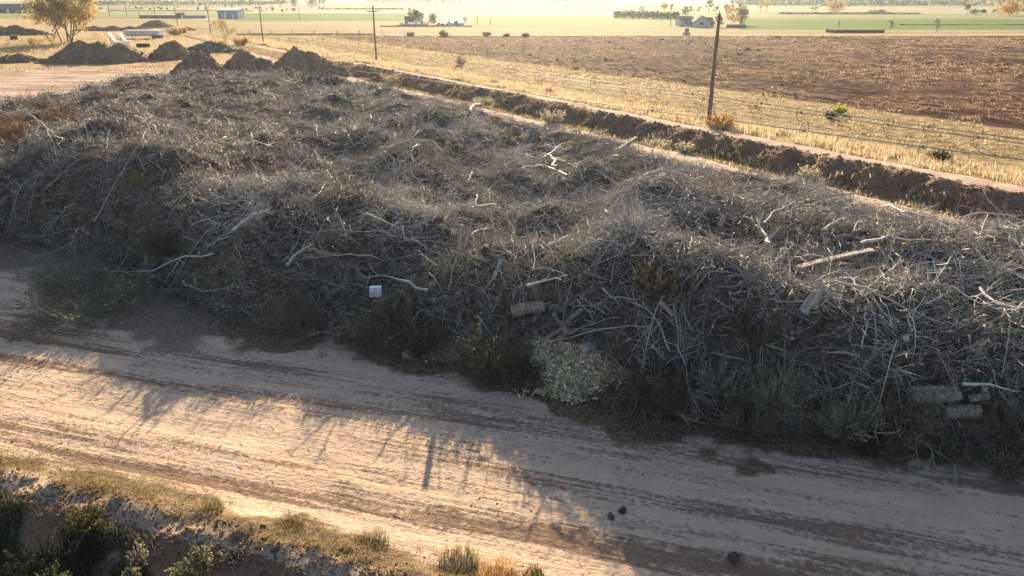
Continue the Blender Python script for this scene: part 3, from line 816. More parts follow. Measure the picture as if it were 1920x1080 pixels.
# wood chip heap spilled at the foot of the pile
def heap(name, label, cat, cpx, rx, ry, h, nf, fs, cols, mat_core, rz=0):
    c = at(*cpx); n = 28
    th = np.arange(n) * 2 * np.pi / n; rs = np.linspace(1, 0, 7)
    edge = 1 + .20 * np.sin(th * 3 + 1) + .14 * np.sin(th * 5) + rng.normal(0, .10, n)
    def zf(r): return h * (1 - r ** 1.6)
    V = [(rx * r * e * math.cos(a), ry * r * e * math.sin(a), zf(r) - .03) for r in rs for a, e in zip(th, edge)]
    Q = [[k * n + i, k * n + (i + 1) % n, (k + 1) * n + (i + 1) % n, (k + 1) * n + i] for k in range(6) for i in range(n)]
    V = np.array(V)
    cz, sz = math.cos(rz), math.sin(rz)
    lift = lambda Q_: np.maximum(terrain(c[0] + Q_[:, 0] * cz - Q_[:, 1] * sz, c[1] + Q_[:, 0] * sz + Q_[:, 1] * cz), 0) + np.minimum(pile_height(c[0] + Q_[:, 0] * cz - Q_[:, 1] * sz, c[1] + Q_[:, 0] * sz + Q_[:, 1] * cz) * .75, .75)
    V[:, 2] += lift(V)
    r = np.sqrt(rng.random(nf)) * 1.0 + np.abs(rng.normal(0, .17, nf)) * (rng.random(nf) < .4); a = rng.uniform(0, 6.28, nf); e = np.interp(a, np.append(th, 6.2832), np.append(edge, edge[0]))
    Pt = np.stack([rx * r * e * np.cos(a), ry * r * e * np.sin(a), np.maximum(zf(np.minimum(r, 1)), 0) + rng.uniform(0, .06, nf)], 1)
    Pt[:, 2] += lift(Pt) + .03
    FV, FQ = flakes(Pt, rng.uniform(*fs, nf) * np.where(rng.random(nf) < .05, 1.7, 1), .6, .6)
    cols = np.array(cols); cc = np.repeat(cols[rng.integers(0, len(cols), nf)] * rng.uniform(.75, 1.15, (nf, 1)), 4, 0)
    base = np.tile(cols.mean(0) * .45, (len(V), 1))
    o = link(name, make_mesh(name, np.concatenate([V, FV]), [Q, FQ + len(V)], M['twig'], col=np.concatenate([base, cc])), None, (c[0], c[1], 0), rz)
    return tag(o, label, cat)
heap('wood_chip_heap', 'pale yellowish heap of wood chips spilled onto the road edge', 'wood chips', (1076, 713), 1.7, 1.15, .32, 10500, (.02, .11),
     [(.72, .62, .40), (.78, .68, .47), (.56, .46, .28), (.80, .72, .52), (.36, .27, .15), (.66, .55, .33)], None, R(-24))
heap('leaf_heap', 'small scatter of pale dry leaves at the weed edge', 'leaves', (835, 668), .75, .45, .14, 650, (.03, .09),
     [(.40, .35, .23), (.30, .26, .17), (.22, .18, .12)], None, R(-15))

# crumpled white sheet with dark fold lines
wc = hit(706, 572, .5)
wt = thing('crumpled_sheet', 'small white crumpled plastic box on the dark lower slope', 'plastic box', tuple(wc), R(8))
n = 9; g = np.linspace(-.5, .5, n); A_, B_ = np.meshgrid(g, g)
crz = .05 * np.abs(fbm(A_ * 5 + 3, B_ * 5, 5, 2) - .5) * 2
s_ = .40
def face(A, B, D):       # panel tilted towards the road
    return np.stack([A * s_, D - B * s_ * .45 - .02, B * s_ * 1.05], -1).reshape(-1, 3)
FV = face(A_ + .06 * B_, B_, crz); BV = face(A_ * .92 + .06 * B_, B_ * .92, crz + .20)
i4 = np.arange(n * n).reshape(n, n); fq = np.stack([i4[:-1, :-1], i4[:-1, 1:], i4[1:, 1:], i4[1:, :-1]], -1).reshape(-1, 4)
rim = np.concatenate([i4[0, :], i4[1:, -1], i4[-1, -2::-1], i4[-2:0:-1, 0]])
sq = np.stack([rim, np.roll(rim, -1), np.roll(rim, -1) + n * n, rim + n * n], 1)
link('panel', make_mesh('panel', np.concatenate([FV, BV]), [fq, fq[:, ::-1] + n * n, sq], M['bluewhite']), wt)
def on(a, b): return face(np.array([a + .06 * b]), np.array([b]), np.array([-.012]))[0]
for p, q_ in (((-.48, -.05), (.1, -.02)), ((-.44, -.06), (-.1, -.42)), ((.42, .05), (.36, -.08)), ((-.1, .42), (.0, .34))): MB().tube([on(*p), on(*q_)], .009, 4).build('fold', M['darkline'], wt)

# grey bag next to the chips, pale stump at the back, other loose lumps
def lump(name, label, cat, loc, size, mat, seed, amp=.25, group=None, flat=1):
    bm = bmesh.new(); bmesh.ops.create_icosphere(bm, subdivisions=3, radius=1)
    r_ = np.random.default_rng(seed); ph = r_.uniform(0, 9, 9)
    for v in bm.verts:
        c = v.co; f = 1 + amp * (math.sin(c.x * 2.3 + ph[0]) * math.sin(c.y * 2.9 + ph[1]) + .5 * math.sin(c.z * 5 + ph[2] + c.x * 4) + .35 * math.sin(c.y * 9 + ph[3] + c.z * 6))
        f += r_.normal(0, .03)
        v.co = Vector((c.x * f * size[0], c.y * f * size[1], max(c.z * f * size[2], -size[2] * .55)))
    me = bpy.data.meshes.new(name); bm.to_mesh(me); bm.free(); me.materials.append(mat)
    o = link(name, me, None, tuple(loc)); o.rotation_euler.z = r_.uniform(0, 6.28)
    return tag(o, label, cat, group)
lump('bag', 'crumpled pale grey bag at the top right of the wood chips', 'bag', hit(1103, 653, .02), (.27, .2, .17), M['bluewhite' if 0 else 'stone'], 4, .3)
lump('stump', 'pale grey broken stump at the back of the pile near the track', 'stump', hit(1000, 262, .05), (.85, .5, .5), M['bark'], 5, .5)
lump('stump', 'smaller grey stump piece left of the broken stump', 'stump', hit(972, 250, .05), (.5, .3, .3), M['bark'], 6, .5)
lump('root_ball', 'round grey root ball on the middle front slope', 'root ball', hit(918, 468, -.08), (.42, .3, .24), M['darkstone'], 9, .2)
lump('rock', 'tan flat rock half hidden at the weed edge of the road', 'rock', at(765, 664, .04), (.26, .16, .12), M['clod'], 11)
lump('rock', 'tan rock lying on bare dirt at the far left', 'rock', at(192, 458, .06), (.34, .2, .12), M['clod'], 12)
lump('clod', 'upper of the two dark clods on the sunlit road', 'clod', at(1167, 957, .03), (.12, .10, .07), M['darkstone'], 13)
lump('clod', 'lower of the two dark clods on the sunlit road', 'clod', at(1146, 968, .02), (.12, .07, .05), M['darkstone'], 14)
lump('clod', 'dark round clod at the shadow edge near the bottom of the picture', 'clod', at(1377, 1045, .05), (.11, .11, .11), M['darkstone'], 15)
branch_obj('bare_branch', 'little curved stick running from the dark round clod', 'stick', [np.array(at(*p, .05)) for p in ((1372, 1036), (1358, 1044), (1345, 1053))], .012, 1, 'brown', sub=False)
branch_obj('bare_branch', 'short dark stick lying below the two clods on the road', 'stick', [np.array(at(*p, .03)) for p in ((1166, 979), (1188, 991))], .016, 0, 'dark', .7)
branch_obj('bare_branch', 'short thick brown stick on the sunlit road below the pale dust', 'stick', [np.array(at(*p, .03)) for p in ((872, 841), (900, 846))], .02, 0, 'dark', .7)
branch_obj('bare_branch', 'dry forked twig lying on shaded dirt near the weeds', 'stick', [np.array(at(*p, .04)) for p in ((560, 675), (585, 668), (600, 662))], .014, 3, 'grey')
# ------------------------------------------------------------------ grass and weeds as ground cover
def cover(name, label, cat, X, Y, h, w, cols, lean=.45, per=1, jit=.0, mat='grass', zoff=-.02):
    if per > 1:
        X = np.repeat(X, per) + rng.normal(0, jit, len(X) * per); Y = np.repeat(Y, per) + rng.normal(0, jit, len(Y) * per)
        h = np.repeat(h, per) * rng.uniform(.6, 1.1, len(X)); w = np.repeat(w, per); cols = np.repeat(cols, per, 0)
    Z = terrain(X, Y) + zoff
    V, q, t = blades(np.stack([X, Y, Z], 1), h, w, lean)
    c = np.repeat(cols * rng.uniform(.75, 1.2, (len(X), 1)), 5, 0)
    o = link(name, make_mesh(name, V, [q, t], M[mat], col=c))
    return tag(o, label, cat, kind='stuff')

def pal(cols, n): cols = np.array(cols); return cols[rng.integers(0, len(cols), n)]
STRAW = [(.46, .37, .235), (.54, .45, .31), (.36, .275, .17), (.50, .42, .30)]
OLIVE = [(.13, .115, .055), (.18, .145, .07), (.09, .085, .045), (.24, .18, .09)]
RUSTY = [(.34, .20, .09), (.40, .26, .12), (.28, .19, .09)]
TEAL = [(.06, .075, .055), (.09, .10, .07), (.05, .06, .045), (.13, .13, .085)]

# strip between the canal path and the plowed field
def can_scatter(n, v0, v1, s0, s1):
    v = rng.uniform(v0, v1, n); s = rng.uniform(s0, s1, n)
    return v * CN[0] + s * CD[0], v * CN[1] + s * CD[1], v, s
X, Y, v, s = can_scatter(30000, 48.0, 54, -190, 25)
k = rng.random(len(X)) < sstep(.30, .55, fbm(X / 2.2, Y / 2.2, 201, 3)) * sstep(47.9, 48.8, v); X, Y = X[k], Y[k]
d = np.hypot(X, Y)
cover('dry_grass', 'tall pale dry grass standing along the canal path', 'dry grass', X, Y, rng.uniform(.3, .8, len(X)) * (.6 + .8 * fbm(X / 5, Y / 5, 202, 2)), .018 * (1 + d / 35), pal(STRAW, len(X)), .4, 3, .12)
X, Y, v, s = can_scatter(36000, 52.5, 79, -200, 25)
k = rng.random(len(X)) < sstep(.30, .56, fbm(X / 3.0, Y / 3.0, 203, 3) - .3 * sstep(68, 75, v)); X, Y = X[k], Y[k]
d = np.hypot(X, Y)
cover('dry_weeds', 'low dry weeds under the wheel lines beside the plowed field', 'dry weeds', X, Y, rng.uniform(.10, .36, len(X)), .018 * (1 + d / 35), pal(STRAW + STRAW + OLIVE + RUSTY, len(X)), .6, 3, .12)
# ditch
X, Y, v, s = can_scatter(22000, 40.0, 44.2, -170, 30)
k = rng.random(len(X)) < sstep(.35, .6, fbm(X / 2.5, Y / 2.5, 204, 3)); X, Y = X[k], Y[k]
cover('ditch_weeds', 'olive and pale weeds growing along the bottom of the ditch', 'ditch weeds', X, Y, rng.uniform(.15, .5, len(X)), np.full(len(X), .045), pal(OLIVE + OLIVE + STRAW, len(X)), .5, 3, .12)
# plowed field tufts, more of them in drifts, set in rows
X, Y, v, s = can_scatter(60000, 72, 250, -215, 120)
row = np.round(v / 1.1) * 1.1 + rng.normal(0, .22, len(v)); X, Y = row * CN[0] + s * CD[0], row * CN[1] + s * CD[1]
px_ = X / np.maximum(Y, 1)
dn = fbm(X / 22, Y / 16, 205, 4) * .7 + fbm(X / 4, Y / 4, 206, 3) * .5
k = (Y < 213) & (Y > 20) & (px_ < .9) & (rng.random(len(X)) < sstep(.45, .72, dn)); X, Y = X[k], Y[k]
d = np.hypot(X, Y)
cover('field_stubble', 'clumps of pale dry stubble scattered over the plowed field', 'stubble', X, Y, rng.uniform(.12, .36, len(X)), .022 * (1 + d / 40), pal([(.34, .235, .165), (.40, .29, .205), (.28, .19, .13), (.36, .27, .18)], len(X)), .75, 6, .22)
# soil clods on the plowed field and the crumbling banks
X, Y, v, s = can_scatter(9000, 72, 190, -150, 90); k = (Y < 206) & (X / np.maximum(Y, 1) < .85) & (Y > 30) & (rng.random(len(X)) < sstep(.4, .65, fbm(X / 9, Y / 7, 221, 3))); X, Y = X[k], Y[k]
V1, F1 = chunks(np.stack([X, Y, terrain(X, Y) + .02], 1), rng.uniform(.05, .13, len(X)) * (1 + np.hypot(X, Y) / 110) * np.where(rng.random(len(X)) < .05, 1.9, 1), .5)
t = NT('field_clod'); M['fclod'] = t.surf(t.mix(t.step(t.noise(t.pos(), .6, 4), .35, .65), (.10, .052, .038), (.17, .092, .068)), .95, None, .05)
tag(link('field_clods', make_mesh('field_clods', V1, [F1], M['fclod'])), 'red brown soil clods turned up across the plowed field', 'soil clods', kind='stuff')

# verge of the road above the near ditch
X = rng.uniform(-24, 9, 26000); w_ = 11.05 + rng.normal(0, .33, len(X))
Y = (w_ - wlip(X) - X * RM[0]) / RM[1]
k = rng.random(len(X)) < sstep(.36, .58, fbm(X / 1.1, Y / 1.1, 207, 3)); X, Y = X[k], Y[k]
cover('verge_grass', 'short olive and rusty dry weeds along the road edge', 'verge weeds', X, Y, rng.uniform(.03, .13, len(X)), np.full(len(X), .010), pal(OLIVE + OLIVE + [(.22, .15, .08), (.28, .19, .10), (.17, .12, .07)], len(X)), .8, 3, .05)
X = rng.uniform(-24, 9, 7000); w_ = rng.normal(10.7, .7, len(X)); Y = (w_ - wlip(X) - X * RM[0]) / RM[1]
cover('verge_straw', 'sparse rusty straw on the crumbling lip of the near ditch', 'dry straw', X, Y, rng.uniform(.04, .14, len(X)), np.full(len(X), .01), pal(RUSTY + STRAW, len(X)), .9, 3, .06)
# shaded slope of the near ditch
X = rng.uniform(-22, 6, 150000); w_ = rng.uniform(5.6, 10.1, len(X)); Y = (w_ - wlip(X) - X * RM[0]) / RM[1]
k = rng.random(len(X)) < sstep(.28, .52, fbm(X / 1.3, Y / 1.3, 208, 3) + .18 * sstep(9.6, 8.2, w_) - .12 * sstep(9.0, 9.9, w_)); X, Y = X[k], Y[k]
cover('ditch_plants', 'dark green weeds covering the shaded bank of the near ditch', 'ditch weeds', X, Y, rng.uniform(.06, .27, len(X)), np.full(len(X), .012), pal(TEAL, len(X)), .55, 4, .05)
# weedy foot of the brush pile
X = rng.uniform(-34, 26, 90000); Y = rng.uniform(10, 36, len(X)); sd_ = pile_sd(X, Y)
k = (sd_ > -1.5) & (sd_ < 1.6) & (rng.random(len(X)) < sstep(-1.4, -.2, sd_ + (fbm(X / 1.4, Y / 1.4, 209, 3) - .5) * 2.4)); X, Y, sd_ = X[k], Y[k], sd_[k]
Z = terrain(X, Y) + pile_height(X, Y) - .05
n_ = len(X)
V, q, tt = blades(np.stack([X, Y, Z], 1), rng.uniform(.07, .38, n_) * (1 + .9 * (sd_ > -.3)), np.full(n_, .013), .6)
cc = np.repeat(pal(OLIVE + OLIVE + TEAL + [(.16, .11, .06)], n_) * rng.uniform(.7, 1.2, (n_, 1)), 5, 0)
tag(link('weed_fringe', make_mesh('weed_fringe', V, [q, tt], M['grass'], col=cc)), 'low dark olive weeds growing along the foot of the brush pile', 'weeds', kind='stuff')
# crumbs of soil, twigs and bark on the dirt road
X = rng.uniform(-26, 18, 22000); w_ = rng.uniform(11.2, 18, len(X)); Y = (w_ - X * RM[0]) / RM[1]
a_ = X * RE[0] + Y * RE[1]
k = (pile_sd(X, Y) < -.3) & (rng.random(len(X)) < sstep(.50, .70, fbm(a_ / 5, w_ * 1.6, 210, 4) * .8 + .22 * fbm(X / .4, Y / .4, 211, 2))); X, Y = X[k], Y[k]; n_ = len(X)
V1, F1 = chunks(np.stack([X, Y, terrain(X, Y) + .006], 1), rng.uniform(.006, .022, n_) * np.where(rng.random(n_) < .03, 2.2, 1), .4)
tag(link('road_crumbs', make_mesh('road_crumbs', V1, [F1], M['clod'])), 'brown soil crumbs and grit strewn in streaks along the road', 'soil crumbs', kind='stuff')
X = rng.uniform(-26, 18, 5200); w_ = rng.uniform(11.0, 18, len(X)); Y = (w_ - X * RM[0]) / RM[1]
k = (pile_sd(X, Y) < -.1) & (rng.random(len(X)) < .15 + .85 * sstep(.45, .6, fbm(X / 3, w_ * .9, 212, 3))); X, Y = X[k], Y[k]; n_ = len(X)
P, A, E = grow(np.stack([X, Y, terrain(X, Y) + .012], 1), rng.uniform(0, 6.28, n_), rng.normal(0, .06, n_), rng.uniform(.05, .30, n_), 3, .3, 0, .05)
V, q = tubes(P, taper(rng.uniform(.003, .007, n_), 3, .5), 3)
tag(link('road_twigs', make_mesh('road_twigs', V, [q], M['twig'], col=np.repeat(pal(PAL['brown'] * .8, n_), 9, 0))), 'broken brown twigs littering the dirt road', 'twigs', kind='stuff')
X, Y, v, s = can_scatter(9000, 42.4, 46.6, -150, 30)
V1, F1 = chunks(np.stack([X, Y, terrain(X, Y)], 1), rng.uniform(.04, .16, len(X)) * np.where(rng.random(len(X)) < .06, 2, 1))
M['bclod'] = simple_mat('bank_clod', (.12, .075, .052), (.24, .16, .115), .9, .95, .5, .02)
tag(link('bank_clods', make_mesh('bank_clods', V1, [F1], M['bclod'])), 'brown soil clods crumbling down the canal bank', 'soil clods', kind='stuff')
X, Y, v, s = can_scatter(2600, 43, 46.2, -150, 30)
k = rng.random(len(X)) < sstep(.45, .62, fbm(X / 2, Y / 2, 222, 3)); X, Y = X[k], Y[k]
cover('bank_grass', 'thin dry grass tufts on the canal bank', 'dry grass', X, Y, rng.uniform(.12, .4, len(X)), np.full(len(X), .035), pal(STRAW + OLIVE, len(X)), .6, 6, .12)
# crumbling lip of the near ditch
X = rng.uniform(-24, 6, 5000); w_ = rng.normal(10.35, .38, len(X)); Y = (w_ - wlip(X) - X * RM[0]) / RM[1]
V1, F1 = chunks(np.stack([X, Y, terrain(X, Y)], 1), rng.uniform(.015, .06, len(X)))
tag(link('lip_clods', make_mesh('lip_clods', V1, [F1], M['bclod'])), 'pale soil clods along the crumbling lip of the near ditch', 'soil clods', kind='stuff')
# weedy waste ground in the far left
X = rng.uniform(-175, 0, 30000); Y = rng.uniform(112, 225, len(X))
k = (vcan(X, Y) < 52) & (rng.random(len(X)) < sstep(.46, .66, fbm(X / 7, Y / 9, 213, 4))) & (Y > ynorth - 4 + 22 * (fbm(X / 5, Y / 5, 72, 4) - .5)); X, Y = X[k], Y[k]
cover('waste_weeds', 'dry pinkish and straw weeds over the waste ground behind the soil mounds', 'dry weeds', X, Y, rng.uniform(.2, .6, len(X)), np.full(len(X), .10), pal([(.36, .27, .18), (.46, .36, .24), (.30, .20, .13), (.26, .22, .12)], len(X)), .6, 4, .3)

# ------------------------------------------------------------------ single bushes
def bush(name, label, cat, base, h, w, cols, n=60, nch=6, thick=.006, leaf=0, group=None, up=(.5, 1.3), leafs=(.02, .05), mat='grass'):
    """stems fanning from the ground with fine side shoots (and leaves)"""
    a = rng.uniform(0, 6.28, n); e = rng.uniform(*up, n)
    L = h * rng.uniform(.7, 1.1, n) * (1 + (w / 2 / h - 1) * np.cos(e)); L = np.maximum(L, .3 * h)
    S = np.stack([np.cos(a), np.sin(a), np.zeros(n)], 1) * (rng.random(n) * w * .16)[:, None]
    P, A, E = grow(S, a, e, L, 6, .14, -.02, .1)
    V, q = tubes(P, taper(np.full(n, thick), 6, .35), 3)
    cols = np.array(cols); c0 = cols[rng.integers(0, len(cols), n)]
    VV, QQ, CC, o_ = [V], [q], [np.repeat(c0 * .8, 18, 0)], len(V)
    Pc, A2, E2, l2, r2, par = spawn(P, A, E, L, np.full(n, thick), nch, 4, tmin=.15, spread=(.25, .9), lenf=(.2, .5))
    V, q = tubes(Pc, taper(np.full(len(par), thick * .7), 4, .4), 3); VV.append(V); QQ.append(q + o_); o_ += len(V)
    cc = c0[par] * rng.uniform(.75, 1.25, (len(par), 1)); CC.append(np.repeat(cc, 12, 0))
    P3, A3, E3, l3, r3, p3 = spawn(Pc, A2, E2, l2, r2, 3, 3, spread=(.3, 1.0), lenf=(.3, .7))
    V, q = tubes(P3, taper(np.full(len(p3), thick * .55), 3, .5), 3); VV.append(V); QQ.append(q + o_); o_ += len(V)
    CC.append(np.repeat(cc[p3] * rng.uniform(.8, 1.25, (len(p3), 1)), 9, 0))
    if leaf:
        k = rng.integers(0, len(P3), int(leaf * len(P3))); Pl = P3[k, rng.integers(0, 3, len(k))]
        V, q = flakes(Pl, rng.uniform(*leafs, len(k)), .6); VV.append(V); QQ.append(q + o_); o_ += len(V)
        CC.append(np.repeat(cc[p3[k]] * rng.uniform(.9, 1.5, (len(k), 1)), 4, 0))
    o = link(name, make_mesh(name, np.concatenate(VV), QQ, M[mat], col=np.concatenate(CC)), None, tuple(base))
    return tag(o, label, cat, group)

KOC = [(.23, .21, .135), (.18, .165, .11), (.29, .255, .165)]
KOG = [(.33, .325, .24), (.27, .275, .205), (.42, .41, .30)]
BRN = [(.165, .14, .10), (.21, .175, .125), (.125, .11, .08)]
SIL = [(.30, .29, .26), (.22, .22, .20), (.36, .34, .30)]
FB = 'weed bushes along the foot of the pile'
def sized(px, py, hpx, wpx, z=None):
    p = hit(px, py, -.04); m = (p - Vector((0, 0, CAM_H))).length / FPX
    return p, hpx * m, wpx * m
for lab, px, py, hx, wx, cols, n in [
    ('brownish weed bush just left of the small leaf scatter', 795, 658, 78, 95, BRN, 70),
    ('wide dark olive weed bush between the leaf scatter and the wood chips', 925, 697, 100, 150, KOC, 110),
    ('low brown weed bush at the lower left corner of the wood chips', 985, 728, 62, 90, BRN, 70),
    ('sprawling bush of curved brown twigs right of the wood chips', 1225, 768, 110, 175, BRN, 110),
    ('silvery thin weed left of the tall pale green bush', 1350, 735, 90, 95, SIL, 55),
    ('tall pale green weed bush right of the silvery weed', 1450, 765, 100, 130, KOG, 95),
    ('low olive weed in front of the tall pale green bush', 1400, 805, 60, 110, KOC, 70),
    ('upright yellowish weed bush left of the big knobbly log', 1580, 812, 115, 105, KOG, 95),
    ('rounded brown weed bush touching the big knobbly log', 1692, 808, 95, 110, KOC, 90),
    ('small orange-brown weed at the road edge below the yellowish bush', 1628, 850, 50, 80, BRN, 55),
    ('brown weed bush at the right edge of the picture beside the long pale branch', 1908, 835, 100, 85, KOC, 70),
    ('faded brown weed clump high on the slope above the bleached branch', 1235, 555, 75, 130, BRN, 80),
    ('reddish brown weed patch on the slope left of the broken sticks', 1420, 640, 60, 130, BRN, 70),
    ('brown weed clump right below the white plastic box', 745, 618, 70, 100, BRN, 75),
    ('dark olive weed clump left of the rock at the road edge', 690, 640, 55, 110, KOC, 70),
    ('greenish weed clump at the road edge left of the olive clump', 560, 612, 55, 120, KOC, 70),
    ('rust-brown dry bush on top of the pile at the left edge', 30, 262, 40, 70, [(.30, .17, .09), (.24, .14, .08)], 60),
    ('dark upright weed stalks on the back left rim of the pile', 72, 205, 36, 40, [(.14, .11, .09), (.18, .14, .11)], 24),
    ('branch with yellow leaves hanging on the left middle of the pile', 265, 350, 30, 44, [(.40, .31, .16), (.34, .25, .13), (.27, .21, .14)], 26),
    ('orange-brown brush clump at the left rim below the dark stalks', 115, 230, 26, 60, [(.30, .19, .11), (.25, .16, .10)], 60),
    ('faded tan bush at the left foot of the pile behind the forked branch', 305, 478, 60, 80, BRN, 60),
    ('tiny green weed patch at the road edge far right', 1790, 862, 30, 90, KOC, 50),
    ('low green weed alone on the dirt at the right edge', 1885, 893, 30, 70, KOC, 45),
]:
    p, h, w = sized(px, py, hx, wx)
    bush('weed_bush', lab, 'bush', p, h, w, cols, int(n * 1.3), 7, .006, 1.0, FB)
for lab, px, py, hx, wx, cols in [
    ('low heap of wilted green branches on the dirt at the left', 150, 590, 62, 190, [(.14, .14, .085), (.19, .17, .105), (.11, .115, .075)]),
    ('flat spread of dark green branches behind the wilted green heap', 205, 535, 40, 230, [(.11, .12, .08), (.15, .155, .105)]),
]:
    p, h, w = sized(px, py, hx, wx)
    bush('branch_heap', lab, 'branch heap', p, h * 1.2, w, cols, 70, 6, .013, 1.3, None, (.05, .5), leafs=(.05, .12), mat='twig')
for lab, px, py, hx, wx, cols, lf in [
    ('yellow-green bush on the crest of the near ditch bank', 165, 985, 85, 110, [(.30, .26, .10), (.20, .19, .08), (.36, .30, .14)], 1),
    ('dark green bush below the yellow-green crest bush', 110, 1035, 110, 140, TEAL, 1),
    ('pale plumed weed standing in the near ditch left of the tall one', 262, 1060, 75, 26, [(.55, .48, .38), (.46, .40, .30)], 2),
    ('tallest pale weed spire in the near ditch', 380, 1062, 95, 34, [(.40, .40, .24), (.32, .33, .20)], 2),
    ('pale yellow-tipped weed at the bottom edge beside the tallest spire', 347, 1085, 70, 60, [(.52, .48, .26), (.36, .36, .20)], 2),
    ('yellow-tipped weed at the bottom edge left of the others', 248, 1088, 50, 40, [(.50, .46, .26), (.36, .36, .20)], 2),
    ('bleached spiky weed on the bank right of the tallest spire', 440, 1050, 55, 70, SIL, 1),
    ('faint grey weed clump at the bottom left corner', 60, 1075, 90, 120, TEAL, 1),
    ('yellowish weed clump at the bottom edge left of centre bank', 100, 1095, 55, 90, [(.30, .29, .15), (.22, .22, .12)], 2),
]:
    p, h, w = sized(px, py, hx * .62, wx * .62)
    bush('shrub', lab, 'shrub', p, h, w, [tuple(v * .6 for v in c_) for c_ in cols], 45, 6, .006, lf, 'shrubs in the near ditch', (.75, 1.5) if wx < 60 else (.4, 1.3))
for lab, px, py, hx, wx, cols in [
    ('tall reddish dry grass clump at the bottom edge of the picture', 938, 1090, 105, 110, [(.38, .21, .09), (.46, .28, .13), (.30, .18, .08)]),
    ('dark weed tuft left of the reddish grass clump', 860, 1050, 55, 95, OLIVE),
    ('small olive tuft right of the reddish grass clump', 1000, 1075, 30, 50, OLIVE),
    ('olive tuft on the road verge lower left of middle', 395, 955, 40, 60, OLIVE),
    ('olive tuft pair on the road verge below the shadow spikes', 545, 985, 40, 70, OLIVE),
    ('dark tuft on the verge above the dark clay lip', 700, 1015, 40, 80, OLIVE),
]:
    p, h, w = sized(px, py, hx * .5, wx * .9); n = 300
    r_ = np.sqrt(rng.random(n)) * w * .4; a = rng.uniform(0, 6.28, n)
    V, q, tt = blades(np.stack([r_ * np.cos(a), r_ * np.sin(a), np.zeros(n)], 1), h * rng.uniform(.5, 1.1, n), np.full(n, .013), .35)
    o = link('grass_clump', make_mesh('grass_clump', V, [q, tt], M['grass'], col=np.repeat(pal(cols, n) * rng.uniform(.8, 1.2, (n, 1)), 5, 0)), None, tuple(p))
    tag(o, lab, 'grass clump', 'grass clumps on the road verge')
for lab, px, py, hx, wx, cols in [
    ('bright yellow-green bush behind the wheel line', 1575, 214, 16, 26, [(.42, .46, .05), (.50, .52, .08)]),
    ('dark brown bush at the foot of the wheel beside the yellow-green bush', 1556, 222, 13, 20, [(.07, .05, .04), (.10, .07, .05)]),
    ('cream coloured bush at the foot of the canal bank', 1514, 342, 34, 46, [(.50, .44, .30), (.42, .36, .24)]),
    ('dark green low bush beside the lowest wheel line at the right', 1762, 303, 14, 46, TEAL),
    ('round straw bush far along the strip beyond the second pole', 865, 122, 20, 22, [(.46, .36, .18), (.36, .29, .14)]),
    ('pale bush in the ditch beyond the back corner of the pile', 735, 158, 22, 44, [(.50, .44, .28), (.40, .35, .20)]),
    ('white-flowered weed in the ditch under the poking beam', 1235, 265, 18, 60, [(.50, .45, .36), (.42, .37, .27)]),
    ('white-flowered weed in the ditch left of the tall pole', 1285, 283, 18, 40, [(.50, .45, .36), (.42, .37, .27)]),
    ('white-flowered weed in the ditch above the pale stump', 1035, 232, 18, 60, [(.50, .45, .36), (.42, .37, .27)]),
    ('white-flowered weed in the ditch near the dead limb', 905, 195, 16, 50, [(.50, .45, .36), (.42, .37, .27)]),
    ('orange grass bush at the foot of the tall pole', 1350, 250, 36, 50, [(.46, .30, .12), (.54, .38, .18)]),
]:
    p = at(px, py); p.z = float(ground_z(p.x, p.y)[0]) - .03
    m = (p - Vector((0, 0, CAM_H))).length / FPX
    bush('ditch_bush' if 'ditch' in lab or 'bank' in lab else 'field_bush', lab, 'bush', p, hx * m, wx * m, cols, 70, 6, .016, 1.2, 'bushes beyond the pile', leafs=(.06, .13))
# ------------------------------------------------------------------ soil mounds
def mound(name, label, cat, px, py, wpx, hpx, peaks=((0, 1, 1),), mat='mound', deep=.8, group='soil mounds on the yard', seed=0, asp=.8):
    """heap of tipped soil; peaks are (offset along width -1..1, height share, radius share)"""
    c = at(px, py); m = mpp(px, py); Wd = wpx * m / 2; Hh = hpx * m
    D = Wd * asp; c = c + Vector((0, D * .55, 0))
    n = 56; g = np.linspace(-1.12, 1.12, n); A, B = np.meshgrid(g, g)
    r_ = fbm(A * 2.2 + seed, B * 2.2, 301 + seed, 4) - .5
    Z = np.zeros_like(A)
    for (ox, hh, rr) in peaks:
        d = np.sqrt(((A - ox) / rr) ** 2 + (B / max(rr, .7)) ** 2 + .045) + r_ * .2
        Z = np.maximum(Z, hh * np.clip(1.10 - d, 0, 1) ** .9)
    Z = Z * (1 + (fbm(A * 7, B * 7, 320 + seed, 4) - .5) * .30) * Hh
    gul = np.abs(fbm(A * 5 + B, B * 1.3, 340 + seed, 3) - .5)
    Z = np.maximum(Z - gul * .7 * (Z > .1), 0) - .06
    V = np.stack([A * Wd, B * D, Z], -1).reshape(-1, 3)
    i4 = np.arange(n * n).reshape(n, n); q = np.stack([i4[:-1, :-1], i4[:-1, 1:], i4[1:, 1:], i4[1:, :-1]], -1).reshape(-1, 4)
    keep = Z.ravel()[q].max(1) > -.05; q = q[keep]; u, inv = np.unique(q, return_inverse=True)
    zf = Z.ravel(); cand_ = np.where(zf > .05)[0]; pk = rng.choice(cand_, min(420, len(cand_)))
    CV, CF = chunks(V[pk] + rng.normal(0, .12, (len(pk), 3)) * [1, 1, 0] + [0, 0, -.02], rng.uniform(.06, .26, len(pk)) * np.where(zf[pk] < .35 * Hh, 1.5, 1), .7)
    o = link(name, make_mesh(name, np.concatenate([V[u], CV]), [inv.reshape(-1, 4), CF + len(u)], M[mat], smooth=False), None, tuple(c))
    return tag(o, label, cat, group)
mound('dirt_mound', 'large dark lumpy double soil mound in front of the yellow tree', 'dirt mound', 160, 119, 190, 43, ((-.30, .98, .62), (.10, 1, .6), (.48, .92, .55), (-.75, .35, .4)), seed=1)
